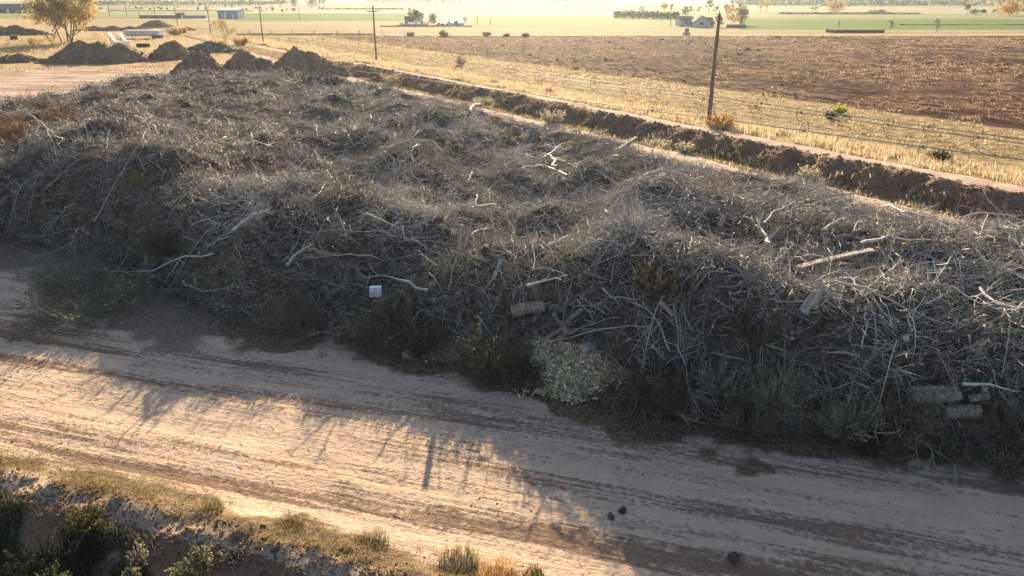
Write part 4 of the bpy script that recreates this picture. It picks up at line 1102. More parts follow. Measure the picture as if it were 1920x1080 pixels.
mound('dirt_mound', 'cone-shaped brown soil mound beside the grey rubble', 'dirt mound', 318, 112, 92, 37, ((-.05, 1, .95),), seed=2)
mound('dirt_mound', 'sandy mound at the back left corner of the brush pile', 'dirt mound', 366, 153, 128, 60, ((0, 1, 1),), seed=3)
mound('dirt_mound', 'middle sandy mound of the three behind the brush pile', 'dirt mound', 468, 148, 130, 59, ((-.25, 1, .8), (.25, .72, .8)), seed=4)
mound('dirt_mound', 'right broad sandy mound of the three behind the brush pile', 'dirt mound', 572, 146, 150, 58, ((-.3, 1, .75), (.1, .86, .8), (.5, .5, .6)), seed=5)
mound('dirt_mound', 'small flat spoil mound by the ditch at the pile end', 'dirt mound', 722, 152, 62, 17, ((0, 1, 1),), seed=6)
mound('dirt_mound', 'low spoil ridge beside the path behind the small flat mound', 'dirt mound', 690, 143, 76, 13, ((0, 1, 1),), seed=7)
mound('dirt_mound', 'low dark soil ridge at the left edge of the yard', 'dirt mound', 18, 118, 110, 18, ((-.3, .8, .6), (.1, 1, .6)), seed=8)
mound('dirt_mound', 'dark peaked mound far behind the white trailer', 'dirt mound', 287, 52, 64, 15, ((0, 1, 1),), seed=9, group='mounds on the waste ground')
mound('earth_berm', 'long dark earth bank left of the peaked mound', 'earth bank', 205, 58, 140, 10, ((-.5, .9, .6), (0, 1, .6), (.5, .9, .6)), seed=10, group='mounds on the waste ground', asp=.3)
mound('earth_berm', 'dark earth bank at the left edge behind the yellow tree', 'earth bank', 20, 66, 130, 22, ((-.5, 1, .6), (0, .9, .6), (.5, .6, .6)), seed=11, group='mounds on the waste ground', asp=.35)
mound('dirt_mound', 'little dark mound left of the tall bare pole', 'dirt mound', 350, 57, 26, 7, ((0, 1, 1),), seed=12, group='mounds on the waste ground')

# grey rubble beside the cone-shaped mound
c = at(395, 98); m = mpp(395, 98); n_ = 480
a = rng.normal(0, .36, n_).clip(-.8, .8); b = rng.normal(0, .34, n_).clip(-.8, .8); hh = np.clip(1 - np.hypot(a, b), 0, 1)
P_ = np.stack([a * 62 * m, b * 4.5, hh * rng.random(n_) ** .6 * 20 * m], 1)
V, F = chunks(P_, rng.uniform(.25, .75, n_))
M['rubble'] = simple_mat('rubble', (.07, .068, .068), (.22, .21, .205), .8, .95, .5, .1)
tag(link('rubble_pile', make_mesh('rubble_pile', V, [F], M['rubble']), None, tuple(c)), 'dark grey heap of broken concrete rubble beside the cone-shaped mound', 'rubble heap')

# ------------------------------------------------------------------ utility poles
def pole(label, px, py, hpx, arm=None, armpx=0, r=.14, trans=False, group='poles beyond the pile', boltn=2):
    p = at(px, py); p.z = float(ground_z(p.x, p.y)[0]) - .05
    d0 = (Vector((p.x, p.y, 0)) - Vector((0, 0, CAM_H)))
    # height from the photo row of the top
    e = ray(px, py - hpx); tt = math.hypot(p.x, p.y) / math.hypot(e[0], e[1]); H = CAM_H + e[2] * tt - p.z
    t_ = thing('utility_pole', label, 'pole', tuple(p), 0, group)
    K = 8; pts = [(.015 * math.sin(k * 1.3), .01 * math.cos(k * 2.1), H * k / (K - 1)) for k in range(K)]
    MB().tube(pts, np.linspace(r, r * .66, K), 10).build('shaft', M['pole'], t_, smooth=True)
    m = mpp(px, py)
    if arm is not None:
        L = armpx * m; z = H - arm * H
        MB().box((0, -.16, z), (L, .10, .12)).build('crossarm', M['pole'], t_)
        for k in range(boltn + 1):
            x = L * (-.46 + .92 * k / boltn)
            MB().tube([(x, -.16, z + .06), (x, -.16, z + .18)], [.03, .045], 8).tube([(x, -.16, z + .18), (x, -.16, z + .24)], [.06, .035], 8).build('insulator', M['insul'], t_)
    else:
        MB().tube([(0, 0, H - .02), (0, 0, H + .16)], [.03, .05], 8).tube([(0, 0, H + .16), (0, 0, H + .24)], [.07, .03], 8).build('insulator', M['insul'], t_)
    if trans: MB().tube([(.3, -.1, H * .62), (.3, -.1, H * .62 + .9)], .26, 10).build('transformer', M['steel'], t_)
    MB().box((0, -r - .01, 1.5), (.14, .02, .2)).build('tag_plate', M['steel'], t_)
    return t_
pole('tall weathered utility pole nearest to the camera beside the canal path', 1327, 244, 219, r=.19)
pole('utility pole with one crossarm standing on the dry strip', 706, 117, 107, .10, 21, .17)
pole('bare utility pole at the near left corner of the plowed field', 494, 82, 69, r=.15)
pole('leaning-looking pole with a crossarm beside the small yellow tree', 395, 61, 50, .12, 9, .15)
pole('pole standing left of the pole with crossarm on the waste ground', 333, 48, 38, r=.15)
pole('pole with a grey transformer can behind the dark earth bank', 291, 32, 22, r=.15, trans=True)
pole('thin pole in the green field left of the grey trees', 562, 38, 25, r=.14)
pole('thin pole behind the blue building', 895, 47, 24, r=.13)
pole('thin pole in the bright field right of the blue building', 919, 48, 16, r=.13)
pole('thin dark pole left of the grey gabled house', 1257, 50, 14, r=.13)
pole('thin pole behind the dark barn by the farm trees', 803, 42, 20, r=.12)

# timber frame of tall posts with a rail (far left)
p = at(234, 32); m = mpp(234, 32)
t_ = thing('timber_frame', 'frame of three tall posts joined by a long rail behind the yellow tree', 'frame', tuple(p))
for k, (x, h) in enumerate(((-28, 19), (4, 21), (27, 17))): MB().tube([(x * m, 0, -.05), (x * m + .1, 0, h * m)], [.16, .12], 8).build('post', M['pole'], t_)
MB().box((-1 * m, .2, 14.5 * m), (60 * m, .12, .22)).build('rail', M['pole'], t_)

# wire fence along the plowed field
f0, f1 = at(430, 63.5), at(760, 66); f0.y -= 1; f1.y -= 1
ft = thing('wire_fence', 'low post and wire fence along the far left edge of the plowed field', 'fence', tuple(f0))
d = f1 - f0; n_ = 9
for k in range(n_):
    q_ = d * (k / (n_ - 1)); MB().tube([(q_.x, q_.y, -.1), (q_.x + .03, q_.y, 1.35)], .085, 7).build('post', M['pole'], ft)
for z in (.45, .85, 1.2): MB().tube([(0, 0, z), tuple(d / 2 + Vector((0, 0, z - .05))), tuple(d + Vector((0, 0, z)))], .018, 4).build('wire', M['rust'], ft)

# ------------------------------------------------------------------ irrigation wheel lines
def wheel_line(label, pa, pb, wheels, ext):
    a, b = at(*pa, .78), at(*pb, .78); d = (b - a); d.z = 0; d.normalize()
    A = a + d * ext[0]; B = b + d * ext[1]
    if (B - A).dot(d) < 0: A, B = B, A
    o = thing('wheel_line', label, 'irrigation line', (A.x, A.y, 0), 0, 'irrigation wheel lines beside the plowed field')
    L = (B - A).length
    n_ = 16; pts = [tuple(d * L * k / (n_ - 1) + Vector((0, 0, .78 + .04 * math.sin(k * 2.2)))) for k in range(n_)]
    MB().tube(pts, .045, 8).build('pipe', M['steel'], o, smooth=True)
    s = Vector((-d.y, d.x, 0)); proto = None
    for px in wheels:
        # where the column of the photo meets the pipe
        r_ = (px - 960) / FPX; best = min(np.linspace(0, L, 3000), key=lambda q: abs((A + d * q).x / (((A + d * q).y) * CP + (CAM_H - .78) * SP) - r_))
        loc = d * best
        if proto is None:
            n = 26; ring = [tuple(s * (.75 * math.cos(k * 6.28318 / n)) + Vector((0, 0, .75 * math.sin(k * 6.28318 / n)))) for k in range(n + 1)]
            rim = MB(); rim.tube(ring, .024, 6, caps=False)
            proto = rim.build('wheel', M['rust'], o, loc=tuple(loc + Vector((0, 0, .78))))
            MB().tube([tuple(-d * .09), tuple(d * .09)], .11, 10).build('hub', M['rust'], proto)
            sp = MB()
            for k in range(8):
                th = k * 6.28318 / 8 + .2; sp.tube([tuple(d * .05 * (-1) ** k), tuple(s * (.74 * math.cos(th)) + Vector((0, 0, .74 * math.sin(th))))], .007, 4)
            sp.build('spokes', M['rust'], proto)
        else:
            c = copy_tree(proto, o); c.location = loc + Vector((0, 0, .78))
            c.rotation_euler.x = 0
    return o
wheel_line('wheel line nearest the canal path with three wheels in view', (1380, 228), (1920, 300), [1223, 1372, 1508, 1731], (-105, 4))
wheel_line('middle wheel line with the largest wheels in view', (1380, 194), (1920, 270), [1012, 1115, 1237, 1320, 1417, 1502, 1667, 1834], (-150, 4))
wheel_line('farthest wheel line running along the very edge of the plowed field', (1380, 187), (1920, 262), [960, 1060, 1170, 1299, 1428, 1561, 1742], (-150, 4))

# ------------------------------------------------------------------ trees
def tree(label, px, py, hpx, wpx, cols, stems=1, leaves=900, lsz=(.25, .5), bare=.0, group='trees beyond the fields', name='tree', cat='tree', trunkh=.25, lift=.25, bark=(.12, .09, .07), dense=False, airy=.03):
    p = at(px, py); m = mpp(px, py); H = hpx * m; Wd = wpx * m
    t_ = thing(name, label, cat, tuple(p), 0, group)
    S = np.zeros((stems, 3)); S[:, 0] = rng.normal(0, .12 * (stems > 1) + .01, stems) * Wd * .3
    az = np.linspace(0, 6.28, stems, endpoint=False) + rng.uniform(0, 1); el = np.full(stems, 1.42 if stems == 1 else 1.2)
    L = np.full(stems, H * (.62 if not dense else .8)); r0 = np.full(stems, max(.02 * H, .06) * (1 if stems == 1 else .75))
    P, A, E = grow(S, az, el, L, 8, .12, -.015, .06)
    V, q = tubes(P, taper(r0, 8, .3), 7)
    P2, A2, E2, l2, r2, par = spawn(P, A, E, L, r0, 9 if stems == 1 else 7, 6, tmin=trunkh, spread=(.3, 1.5), lenf=(.45, .75), droop=-.05)
    E2 = np.maximum(E2, .2)
    P2, A2, E2 = grow(P2[:, 0], rng.uniform(0, 6.28, len(par)), rng.uniform(.35, 1.1, len(par)), l2, 6, .15, -.03, .1)
    # squeeze to the wanted crown width
    k = Wd / 2 / max(np.abs(P2[..., 0]).max(), .1); k = min(max(k, .5), 1.6); P2[..., :2] = P2[..., :2] * k; P[..., :2] *= min(k, 1)
    kz = H / max(P2[..., 2].max(), .1); kz = min(max(kz, .6), 1.25) * .96; P2[..., 2] *= kz; P[..., 2] *= kz
    P3, A3, E3, l3, r3, p3 = spawn(P2, A2, E2, l2, r2, 8, 4, tmin=.25, spread=(.3, 1.0), lenf=(.3, .55), droop=-.02)
    sx = Wd / 2 / max(np.percentile(np.abs(P3[..., :2]).max(-1), 97), .1); sz = H * .97 / max(np.percentile(P3[..., 2], 99.5), .1)
    for q_ in (P, P2, P3): q_[..., :2] *= sx; q_[..., 2] *= sz
    V, q = tubes(P, taper(r0, 8, .3), 7); V2, q2 = tubes(P2, taper(np.maximum(r2, .03), 6, .3), 5)
    c0 = np.tile(np.array(bark), (len(V) + len(V2), 1))
    link('trunk', make_mesh('trunk', np.concatenate([V, V2]), [q, q2 + len(V)], M['twig'], col=c0, smooth=True), t_)
    V3, q3 = tubes(P3, taper(np.maximum(r3 * .6, .012), 4, .4), 3)
    cols = np.array(cols); n = leaves
    k3 = rng.integers(0, len(P3), n); f = rng.random(n)[:, None]; kk = rng.integers(1, 3, n)
    C = P3[k3, kk] * (1 - f) + P3[k3, kk + 1] * f + rng.normal(0, .03 * H if dense else airy * H, (n, 3))
    if dense:        # close crown: fill a lobed egg shape round the branches
        u_ = rng.normal(size=(n, 3)); u_ /= np.linalg.norm(u_, axis=1, keepdims=True)
        lob = 1 + .22 * np.sin(u_[:, 0] * 4.1 + px) * np.sin(u_[:, 2] * 5.3 + px) + .12 * np.sin(u_[:, 1] * 9 + u_[:, 2] * 7)
        E_ = u_ * (lob * rng.random(n) ** .4)[:, None] * np.array([Wd / 2, Wd / 2, H * (.46 if lift else .5)]) + np.array([0, 0, H * (.56 if lift else .5)])
        k_ = rng.random(n) < .75; C[k_] = E_[k_]
    C[:, 2] = np.maximum(C[:, 2], .06 * H)
    V4, q4 = flakes(C, rng.uniform(*lsz, n) * (H / 10) ** .3, .75)
    tw = rng.uniform(.7, 1.25, (len(P3), 1)); ci = rng.integers(0, len(cols), len(P3))
    cl = cols[ci[k3]] * tw[k3] * rng.uniform(.8, 1.2, (n, 1))
    cc = np.concatenate([np.tile(np.array(bark) * 1.2, (len(V3), 1)), np.repeat(cl, 4, 0)])
    link('crown', make_mesh('crown', np.concatenate([V3, V4]), [q3, q4 + len(V3)], M['leafy'], col=cc), t_)
    return t_
GOLD = [(.46, .30, .08), (.52, .36, .12), (.38, .24, .07)]
ORNG = [(.50, .26, .06), (.56, .33, .10), (.40, .20, .06)]
YELL = [(.50, .40, .16), (.44, .35, .14), (.36, .32, .14)]
DARK = [(.045, .055, .035), (.065, .07, .045), (.04, .045, .03)]
GREY = [(.17, .15, .12), (.22, .19, .14), (.13, .12, .10)]
OLV = [(.16, .15, .07), (.20, .18, .09), (.12, .12, .06)]
tree('big spreading golden tree behind the dark soil mound', 128, 80, 98, 128, [(.40, .29, .12), (.46, .34, .16), (.32, .23, .10), (.38, .27, .14)], 5, 10500, (.2, .44), trunkh=.10, airy=.055)
tree('small golden sapling under the left side of the big golden tree', 68, 95, 24, 30, GOLD, 2, 500, (.15, .3))
tree('thin leafless sapling just left of the big golden trunk', 101, 84, 26, 26, GOLD, 2, 260, (.15, .3))
tree('rounded yellow tree beside the pole with a crossarm', 424, 80, 42, 52, YELL, 3, 1700, (.14, .3), trunkh=.12)
tree('pale small tree behind the timber frame', 272, 20, 13, 15, YELL, 1, 500)
tree('grey-olive tree with yellow edge at the top left of centre', 528, 16, 24, 19, GREY + YELL[:1], 2, 900, (.4, .8))
tree('narrow dark grey tree right of the grey-olive tree', 552, 15, 22, 14, GREY, 1, 800, (.4, .8), dense=True)
tree('wide grey tree left of the two thin yellow trees', 586, 16, 22, 24, GREY, 2, 900, (.4, .8), dense=True)
tree('left one of two thin yellow trees by the wide grey tree', 599, 15.5, 22, 7, YELL, 1, 420, (.4, .7))
tree('right one of two thin yellow trees by the wide grey tree', 607, 15.5, 20, 8, YELL, 1, 420, (.4, .7))
tree('tall dark round tree behind the dark barn', 779, 46, 26, 32, DARK + OLV[:1], 1, 1700, (.3, .6), dense=True)
tree('small dark tree between the barn and the blue building', 812, 47, 21, 15, DARK + OLV[:1], 1, 900, (.25, .5), dense=True)
tree('low pale green tree at the right end of the blue building', 871, 44, 12, 10, OLV, 1, 400, (.25, .5))
JN = ['leftmost juniper of the dark row', 'second juniper from the left in the dark row', 'third juniper from the left in the dark row', 'fourth juniper from the left in the dark row',
      'fifth juniper from the left in the dark row', 'sixth juniper from the left in the dark row', 'seventh juniper from the left in the dark row', 'eighth juniper from the left in the dark row', 'rightmost juniper of the dark row beside the house']
for k, lab in enumerate(JN):
    tree(lab + ' beyond the fields', 1157 + k * 13.6, 34 + k * .35, 13 + (k % 3), 16 + (k * 7 % 4), DARK, 1, 800, (.35, .7), dense=True, group='row of dark junipers left of the house', name='juniper', lift=0, trunkh=.05)
tree('tall pale yellow tree behind the right half of the juniper row', 1246, 30, 24, 14, YELL, 2, 500, (.35, .6))
tree('second pale yellow tree standing behind the juniper row', 1258, 30, 21, 12, YELL, 1, 420, (.35, .6))
tree('pale olive tree behind the middle of the juniper row', 1203, 28, 16, 12, OLV, 1, 420, (.35, .6))
tree('round green tree above the left end of the house', 1284, 31, 18, 15, OLV, 1, 800, (.3, .6), dense=True)
tree('brown tree right of the round green tree', 1296, 28, 15, 12, [(.30, .20, .13), (.24, .17, .11)], 1, 500, (.3, .6))
tree('small brown tree behind the house roof', 1310, 26, 13, 10, [(.26, .18, .12), (.22, .17, .11)], 1, 450, (.3, .6))
tree('tall sparse grey-yellow tree behind the house', 1328, 25, 28, 17, GREY + YELL[2:], 2, 800, (.3, .6))
tree('small round grey tree right of the tall sparse tree', 1343, 26, 14, 12, GREY, 1, 500, (.3, .6))
tree('orange-yellow tree beside the tall pole top', 1368, 36, 30, 26, ORNG[1:2] + YELL, 2, 1100, (.3, .6))
tree('dark olive tree right of the orange-yellow tree', 1389, 48, 38, 24, OLV + GREY[:1], 2, 1200, (.3, .6), dense=True)
tree('glowing yellow bush-like tree below the orange-yellow tree', 1374, 50, 24, 24, ORNG[1:2] + GOLD[:2], 3, 800, (.25, .5))
tree('wide low grey-olive tree right beside the house gable', 1348, 52, 20, 24, OLV + GREY, 2, 900, (.25, .5))
tree('left bare yellow poplar of the pair', 1426, 23, 25, 11, YELL, 2, 420, (.3, .6), group='yellow poplar pair on the right')
tree('right bare yellow poplar of the pair', 1437, 23, 25, 12, YELL, 2, 420, (.3, .6), group='yellow poplar pair on the right')
tree('small grey tree left of the brown-orange far tree', 1524, 24, 11, 16, GREY, 1, 400, (.4, .7))
tree('brown-orange round far tree on the right', 1566, 25, 23, 34, [(.44, .27, .13), (.36, .23, .12), (.40, .30, .15)], 3, 1300, (.4, .8), dense=True)
tree('thin pale tree left of the bright orange far tree', 1812, 28, 20, 12, GREY, 1, 450, (.4, .7))
tree('dark low tree left of the bright orange far tree', 1824, 28, 11, 16, DARK + GREY, 1, 450, (.4, .7), dense=True)
tree('pale yellow low tree touching the bright orange far tree', 1862, 29, 13, 18, YELL, 2, 500, (.4, .7))
tree('bright orange round far tree near the right edge', 1892, 30, 25, 40, ORNG, 3, 1600, (.4, .8), dense=True)
tree('grey tree at the right edge behind the orange tree', 1917, 29, 14, 14, GREY, 1, 450, (.4, .7))
tree('thin bare bush tree left above the long dark hay stack', 1572, 56, 17, 6, OLV, 1, 160, (.15, .3), group='small trees along the plowed field')
tree('leafy small tree at the right end of the long dark hay stack', 1668, 60, 21, 12, OLV, 2, 420, (.15, .3), group='small trees along the plowed field')
tree('taller windswept small tree right of the hay stack', 1755, 61, 25, 15, OLV, 2, 420, (.15, .3), group='small trees along the plowed field')
for lab, px, py, h, w, c in [('dark red-brown shrub at the far edge of the plowed field below the barn', 770, 69, 9, 18, [(.20, .13, .10), (.26, .18, .13)]),
                             ('taller brown shrub at the field edge below the blue building', 832, 69, 12, 20, [(.24, .16, .11), (.32, .24, .15)]),
                             ('low brown shrub at the field edge right of the blue building', 912, 68, 7, 22, [(.26, .18, .13), (.30, .22, .15)]),
                             ('small brown shrub on the field edge in the bright glow', 950, 69, 6, 14, [(.26, .18, .13), (.30, .22, .15)]),
                             ('pair of thin brown shrubs on the field edge in the glow', 986, 69, 7, 16, [(.26, .18, .13), (.30, .22, .15)]),
                             ('orange shrub on the weedy slope right of the yellow tree', 452, 86, 10, 40, GOLD),
                             ('orange shrub on the weedy slope left of the yellow tree', 345, 62, 9, 24, GOLD),
                             ('wide golden shrub in front of the yellow tree', 410, 92, 9, 50, GOLD),
                             ('pinkish dry shrub behind the white trailer', 330, 66, 9, 40, [(.36, .25, .17), (.42, .31, .21)])]:
    p = at(px, py); p.z = float(ground_z(p.x, p.y)[0]) - .05; m = mpp(px, py)
    bush('shrub', lab, 'shrub', p, h * m, w * m, c, 60, 6, .03, 1.5, 'shrubs at the field edges', leafs=(.12, .26))

# ------------------------------------------------------------------ buildings
def shed(name, label, cat, px0, px1, pyb, hpx, depth, wall, roof, kind='gable', over=.25, doors=(), wins=(), ridge=.28, rz=0, group=None):
    p = at((px0 + px1) / 2, pyb); m = mpp((px0 + px1) / 2, pyb); L = (px1 - px0) * m; H = hpx * m
    t_ = thing(name, label, cat, (p.x, p.y + depth / 2, 0), rz, group)
    y0, y1 = -depth / 2, depth / 2; eh = H * (1 - ridge)
    if kind == 'gable':       # ridge along x
        V = [(-L / 2, y0, -.1), (L / 2, y0, -.1), (L / 2, y1, -.1), (-L / 2, y1, -.1), (-L / 2, y0, eh), (L / 2, y0, eh), (L / 2, y1, eh), (-L / 2, y1, eh), (-L / 2, 0, H - .12), (L / 2, 0, H - .12)]
        link('wall', make_mesh('wall', V, [[[0, 1, 5, 4], [2, 3, 7, 6]], [[1, 2, 6, 9, 5], [3, 0, 4, 8, 7]]], wall), t_)
        o = over; s = (H - eh) / (depth / 2)
        R_ = []
        for sg in (-1, 1):
            for x in (-L / 2 - o, L / 2 + o):
                R_ += [(x, sg * (depth / 2 + o), eh - o * s), (x, 0, H)]
        R2 = [(x, y, z + .10) for x, y, z in R_]
        a = np.array(R_ + R2); q = []
        for b in (0, 4): q += [[b, b + 1, b + 3, b + 2], [b + 8, b + 10, b + 11, b + 9], [b, b + 2, b + 10, b + 8], [b, b + 8, b + 9, b + 1], [b + 2, b + 3, b + 11, b + 10]]
        link('roof', make_mesh('roof', a, [q], roof), t_)
    else:                     # single slope, high at the back
        V = [(-L / 2, y0, -.1), (L / 2, y0, -.1), (L / 2, y1, -.1), (-L / 2, y1, -.1), (-L / 2, y0, eh), (L / 2, y0, eh), (L / 2, y1, H - .05), (-L / 2, y1, H - .05)]
        link('wall', make_mesh('wall', V, [[[0, 1, 5, 4], [1, 2, 6, 5], [2, 3, 7, 6], [3, 0, 4, 7]]], wall), t_)
        o = over
        a = [(-L / 2 - o, y0 - o, eh - .02), (L / 2 + o, y0 - o, eh - .02), (L / 2 + o, y1 + o, H), (-L / 2 - o, y1 + o, H)]
        a = np.array(a + [(x, y, z + .12) for x, y, z in a])
        link('roof', make_mesh('roof', a, [[[3, 2, 1, 0], [4, 5, 6, 7], [0, 1, 5, 4], [1, 2, 6, 5], [2, 3, 7, 6], [3, 0, 4, 7]]], roof), t_)
    for (fx, w_, h_, mt) in doors: MB().box((fx * L, y0 - .03, h_ / 2), (w_, .08, h_)).build('door', mt, t_)
    for (fx, z, w_, h_) in wins:
        f = MB().box((fx * L, y0 - .02, z), (w_ + .2, .06, h_ + .2)).build('window', M['white'], t_)
        MB().box((fx * L, y0 - .06, z), (w_, .03, h_)).build('pane', M['glass'], f)
    return t_
shed('barn', 'long dark green barn at the left edge of the picture', 'barn', -60, 55, 25, 16, 12, M['greenwall'], M['greenwall'], 'gable', .2, [(.16, 1.4, 2.2, M['white'])], [(.33, 1.6, .9, .8)], .5)
shed('metal_shed', 'blue-grey metal shed with sloping roof in the straw field', 'shed', 409, 447, 36, 19.5, 9, M['bluewall'], M['bluewall'], 'mono', .2, [(-.12, .7, 2.6, M['white']), (.24, .5, 1.8, M['white'])], (), .22)
shed('small_shed', 'small dark square shed left of the blue-grey metal shed', 'shed', 331, 342, 34.5, 10, 3, M['roof'], M['roof'], 'mono', .1, [(.42, .5, 1.5, M['white'])], (), .15)
shed('barn', 'dark flat-sided barn left of the tall dark farm tree', 'barn', 759, 777, 46, 15, 7, M['hay'], M['roof'], 'mono', .1, [(.1, 1.6, 2.4, M['darkline'])], (), .05)
shed('farm_house', 'small pale farmhouse in front of the dark barn', 'house', 750, 800, 50, 7, 6, M['housewall'], M['roof'], 'gable', .3, [(.1, 1.0, 1.9, M['white'])], [(-.25, 1.4, 1.0, .8), (.32, 1.4, 1.0, .8)], .4)
shed('blue_building', 'long blue building beside the dark farm trees', 'building', 836, 868, 49, 10, 7, M['bluewall'], M['bluepanel'], 'gable', .2, [(-.3, 1.0, 1.9, M['white'])], [(.1, 1.3, 1.2, .7)], .5)
shed('white_trailer_home', 'small white caravan between the farm trees and blue building', 'caravan', 818, 834, 49, 5, 2.4, M['housewall'], M['white'], 'mono', .05, [(.2, .6, 1.3, M['glass'])], [(-.2, .9, .8, .5)], .1)
shed('hay_stack', 'long low dark hay stack on the far edge of the plowed field', 'hay stack', 1558, 1658, 62, 5.5, 4, M['hay'], M['hay'], 'mono', .1, (), (), .06)
shed('low_building', 'long low dark roofed building in the far right fields', 'building', 1639, 1664, 25, 5, 8, M['housewall'], M['roof'], 'gable', .3, [(.0, 2.5, 2.0, M['darkline'])], (), .6)
shed('low_building', 'small dark building left of the bright orange far tree', 'building', 1838, 1850, 24, 5, 7, M['housewall'], M['roof'], 'gable', .3, [(.0, 2.0, 2.0, M['darkline'])], (), .5)
shed('stock_wall', 'low dark stacked wall between the poles left of the metal shed', 'wall', 262, 330, 34.5, 6, 2, M['hay'], M['rust'], 'mono', .05, (), (), .1)
shed('stock_wall', 'low blue-grey panel wall beside the small dark square shed', 'wall', 347, 386, 34.5, 5.5, 1, M['bluewall'], M['steel'], 'mono', .05, (), (), .1)
# grey house with two gables
p = at(1307, 51); m = mpp(1307, 51)
hs = shed('house', 'grey house with dark hipped roof and front gable beyond the plowed field', 'house', 1286, 1338, 51, 16, 9, M['housewall'], M['roof'], 'gable', .5, [(.30, 1.1, 2.0, M['white'])], [(-.36, 1.5, 1.2, 1.0), (.42, 1.5, .9, .9)], .62)
gw, gd = 5.2, 2.2; gy0 = -4.5 - gd
V = [(-gw / 2, gy0, -.1), (gw / 2, gy0, -.1), (gw / 2, gy0, 1.9), (0, gy0, 3.7), (-gw / 2, gy0, 1.9), (-gw / 2, -4.5, -.1), (gw / 2, -4.5, -.1), (gw / 2, -4.5, 1.9), (-gw / 2, -4.5, 1.9)]
link('gable_wall', make_mesh('gable_wall', V, [[[0, 1, 2, 3, 4]], [[1, 6, 7, 2], [5, 0, 4, 8]]], M['housewall']), hs)
g_ = [(-gw / 2 - .4, gy0 - .4, 1.68), (0, gy0 - .4, 3.82), (gw / 2 + .4, gy0 - .4, 1.68), (-gw / 2 - .4, -2.2, 1.68), (0, -1.6, 3.82), (gw / 2 + .4, -2.2, 1.68)]
g_ = np.array(g_ + [(x, y, z + .12) for x, y, z in g_])
link('gable_roof', make_mesh('gable_roof', g_, [[[0, 1, 4, 3], [1, 2, 5, 4], [6, 9, 10, 7], [7, 10, 11, 8], [0, 6, 7, 1], [1, 7, 8, 2], [0, 3, 9, 6], [2, 8, 11, 5]]], M['roof']), hs)
f = MB().box((0, gy0 - .02, 1.3), (1.6, .06, 1.3)).build('window', M['white'], hs); MB().box((0, gy0 - .06, 1.3), (1.4, .03, 1.1)).build('pane', M['glass'], f)
shed('garage', 'taller dark roofed garage at the left end of the grey house', 'garage', 1275, 1298, 50, 18, 8, M['housewall'], M['roof'], 'gable', .4, [(-.05, 2.4, 2.1, M['white'])], (), .38)
shed('low_fence', 'low dark board fence right of the grey house', 'fence', 1362, 1398, 53, 6, .3, M['hay'], M['hay'], 'mono', .02, (), (), .05)

# ------------------------------------------------------------------ machines and bits on the waste ground
p = at(271, 72); m = mpp(271, 72); L = 68 * m
tr = thing('trailer', 'long white semi trailer parked behind the soil mounds', 'trailer', tuple(p), R(-4))
MB().box((0, 0, 10.5 * m), (L, 2.4, 8.5 * m)).build('box_body', M['white'], tr)
rb = MB()
for k in range(19): rb.box((-L / 2 + L * (k + .5) / 19, -1.23, 10.5 * m), (.10, .06, 8.0 * m))
rb.build('side_ribs', M['steel'], tr)
MB().box((0, 0, 5.6 * m), (L * .98, 1.2, .3)).build('chassis', M['rust'], tr)
for x in (.33, .42):
    for sy in (-1, 1):
        w_ = MB().tube([(x * L, sy * .75, .5), (x * L, sy * 1.15, .5)], .52, 16).build('wheel', M['rubber'], tr)
        MB().tube([(x * L, sy * 1.15, .5), (x * L, sy * 1.18, .5)], .25, 12).build('hub', M['steel'], w_)
for sy in (-1, 1): MB().tube([(-.3 * L, sy * .7, 0), (-.3 * L, sy * .7, 5.5 * m)], .08, 8).build('landing_leg', M['rust'], tr)
for lab, px, py, s in (('left white steel conveyor frame leaning behind the dark mound', 214, 84, 1), ('right white steel conveyor frame beside the trailer', 233, 82, .9)):
    p = at(px, py); m = mpp(px, py)
    t_ = thing('conveyor_frame', lab, 'steel frame', tuple(p), 0, 'white frames behind the dark mound')
    h = 20 * m * s
    MB().tube([(-8 * m, 0, h), (5 * m, -.3, .1)], .16, 8).build('boom', M['white'], t_)
    MB().tube([(-8 * m, .9, h), (5 * m, .6, .1)], .14, 8).build('boom', M['white'], t_)
    MB().tube([(-7 * m, .5, 0), (-7.5 * m, .5, h * .9)], .11, 8).build('strut', M['steel'], t_)
    lt = MB()
    for k in range(6):
        f = k / 5; lt.tube([(-8 * m + 13 * m * f, -.3 * f, h * (1 - f) + .1 * f), (-8 * m + 13 * m * f, .9 - .3 * f, h * (1 - f) + .1 * f)], .07, 6)
    lt.build('rungs', M['white'], t_)
    MB().box((6 * m, .1, .35), (1.6, 1.2, .7)).build('base_box', M['white'], t_)
p = at(269, 88); m = mpp(269, 88)
t_ = thing('trough', 'black low trough on dry grass between the soil mounds', 'trough', tuple(p))
MB().box((0, -.45, .35), (22 * m, .08, .7)).box((0, .45, .35), (22 * m, .08, .7)).box((-11 * m, 0, .35), (.08, .82, .7)).box((11 * m, 0, .35), (.08, .82, .7)).box((0, 0, .12), (22 * m - .1, .8, .1)).build('tub', M['rubber'], t_)
MB().box((-8 * m, 0, .03), (.2, 1.1, .06)).build('skid', M['rust'], t_); MB().box((8 * m, 0, .03), (.2, 1.1, .06)).build('skid', M['rust'], t_)
p = at(27, 75)
t_ = thing('crate', 'small black crate on pale ground left of the big golden tree', 'crate', tuple(p))
MB().box((0, 0, .5), (1.3, 1.0, 1.0)).build('crate_body', M['rubber'], t_); MB().box((0, 0, 1.03), (1.4, 1.1, .06)).build('lid', M['rust'], t_)
p = at(1287, 65.5); m = mpp(1287, 65.5)
t_ = thing('pump_stand', 'small dark pump box on a stand at the edge of the plowed field', 'pump', tuple(p))
MB().box((0, 0, 1.25), (1.1, .9, 1.1)).build('pump_box', M['rust'], t_); MB().box((0, 0, .35), (1.9, 1.1, .7)).build('base', M['steel'], t_)
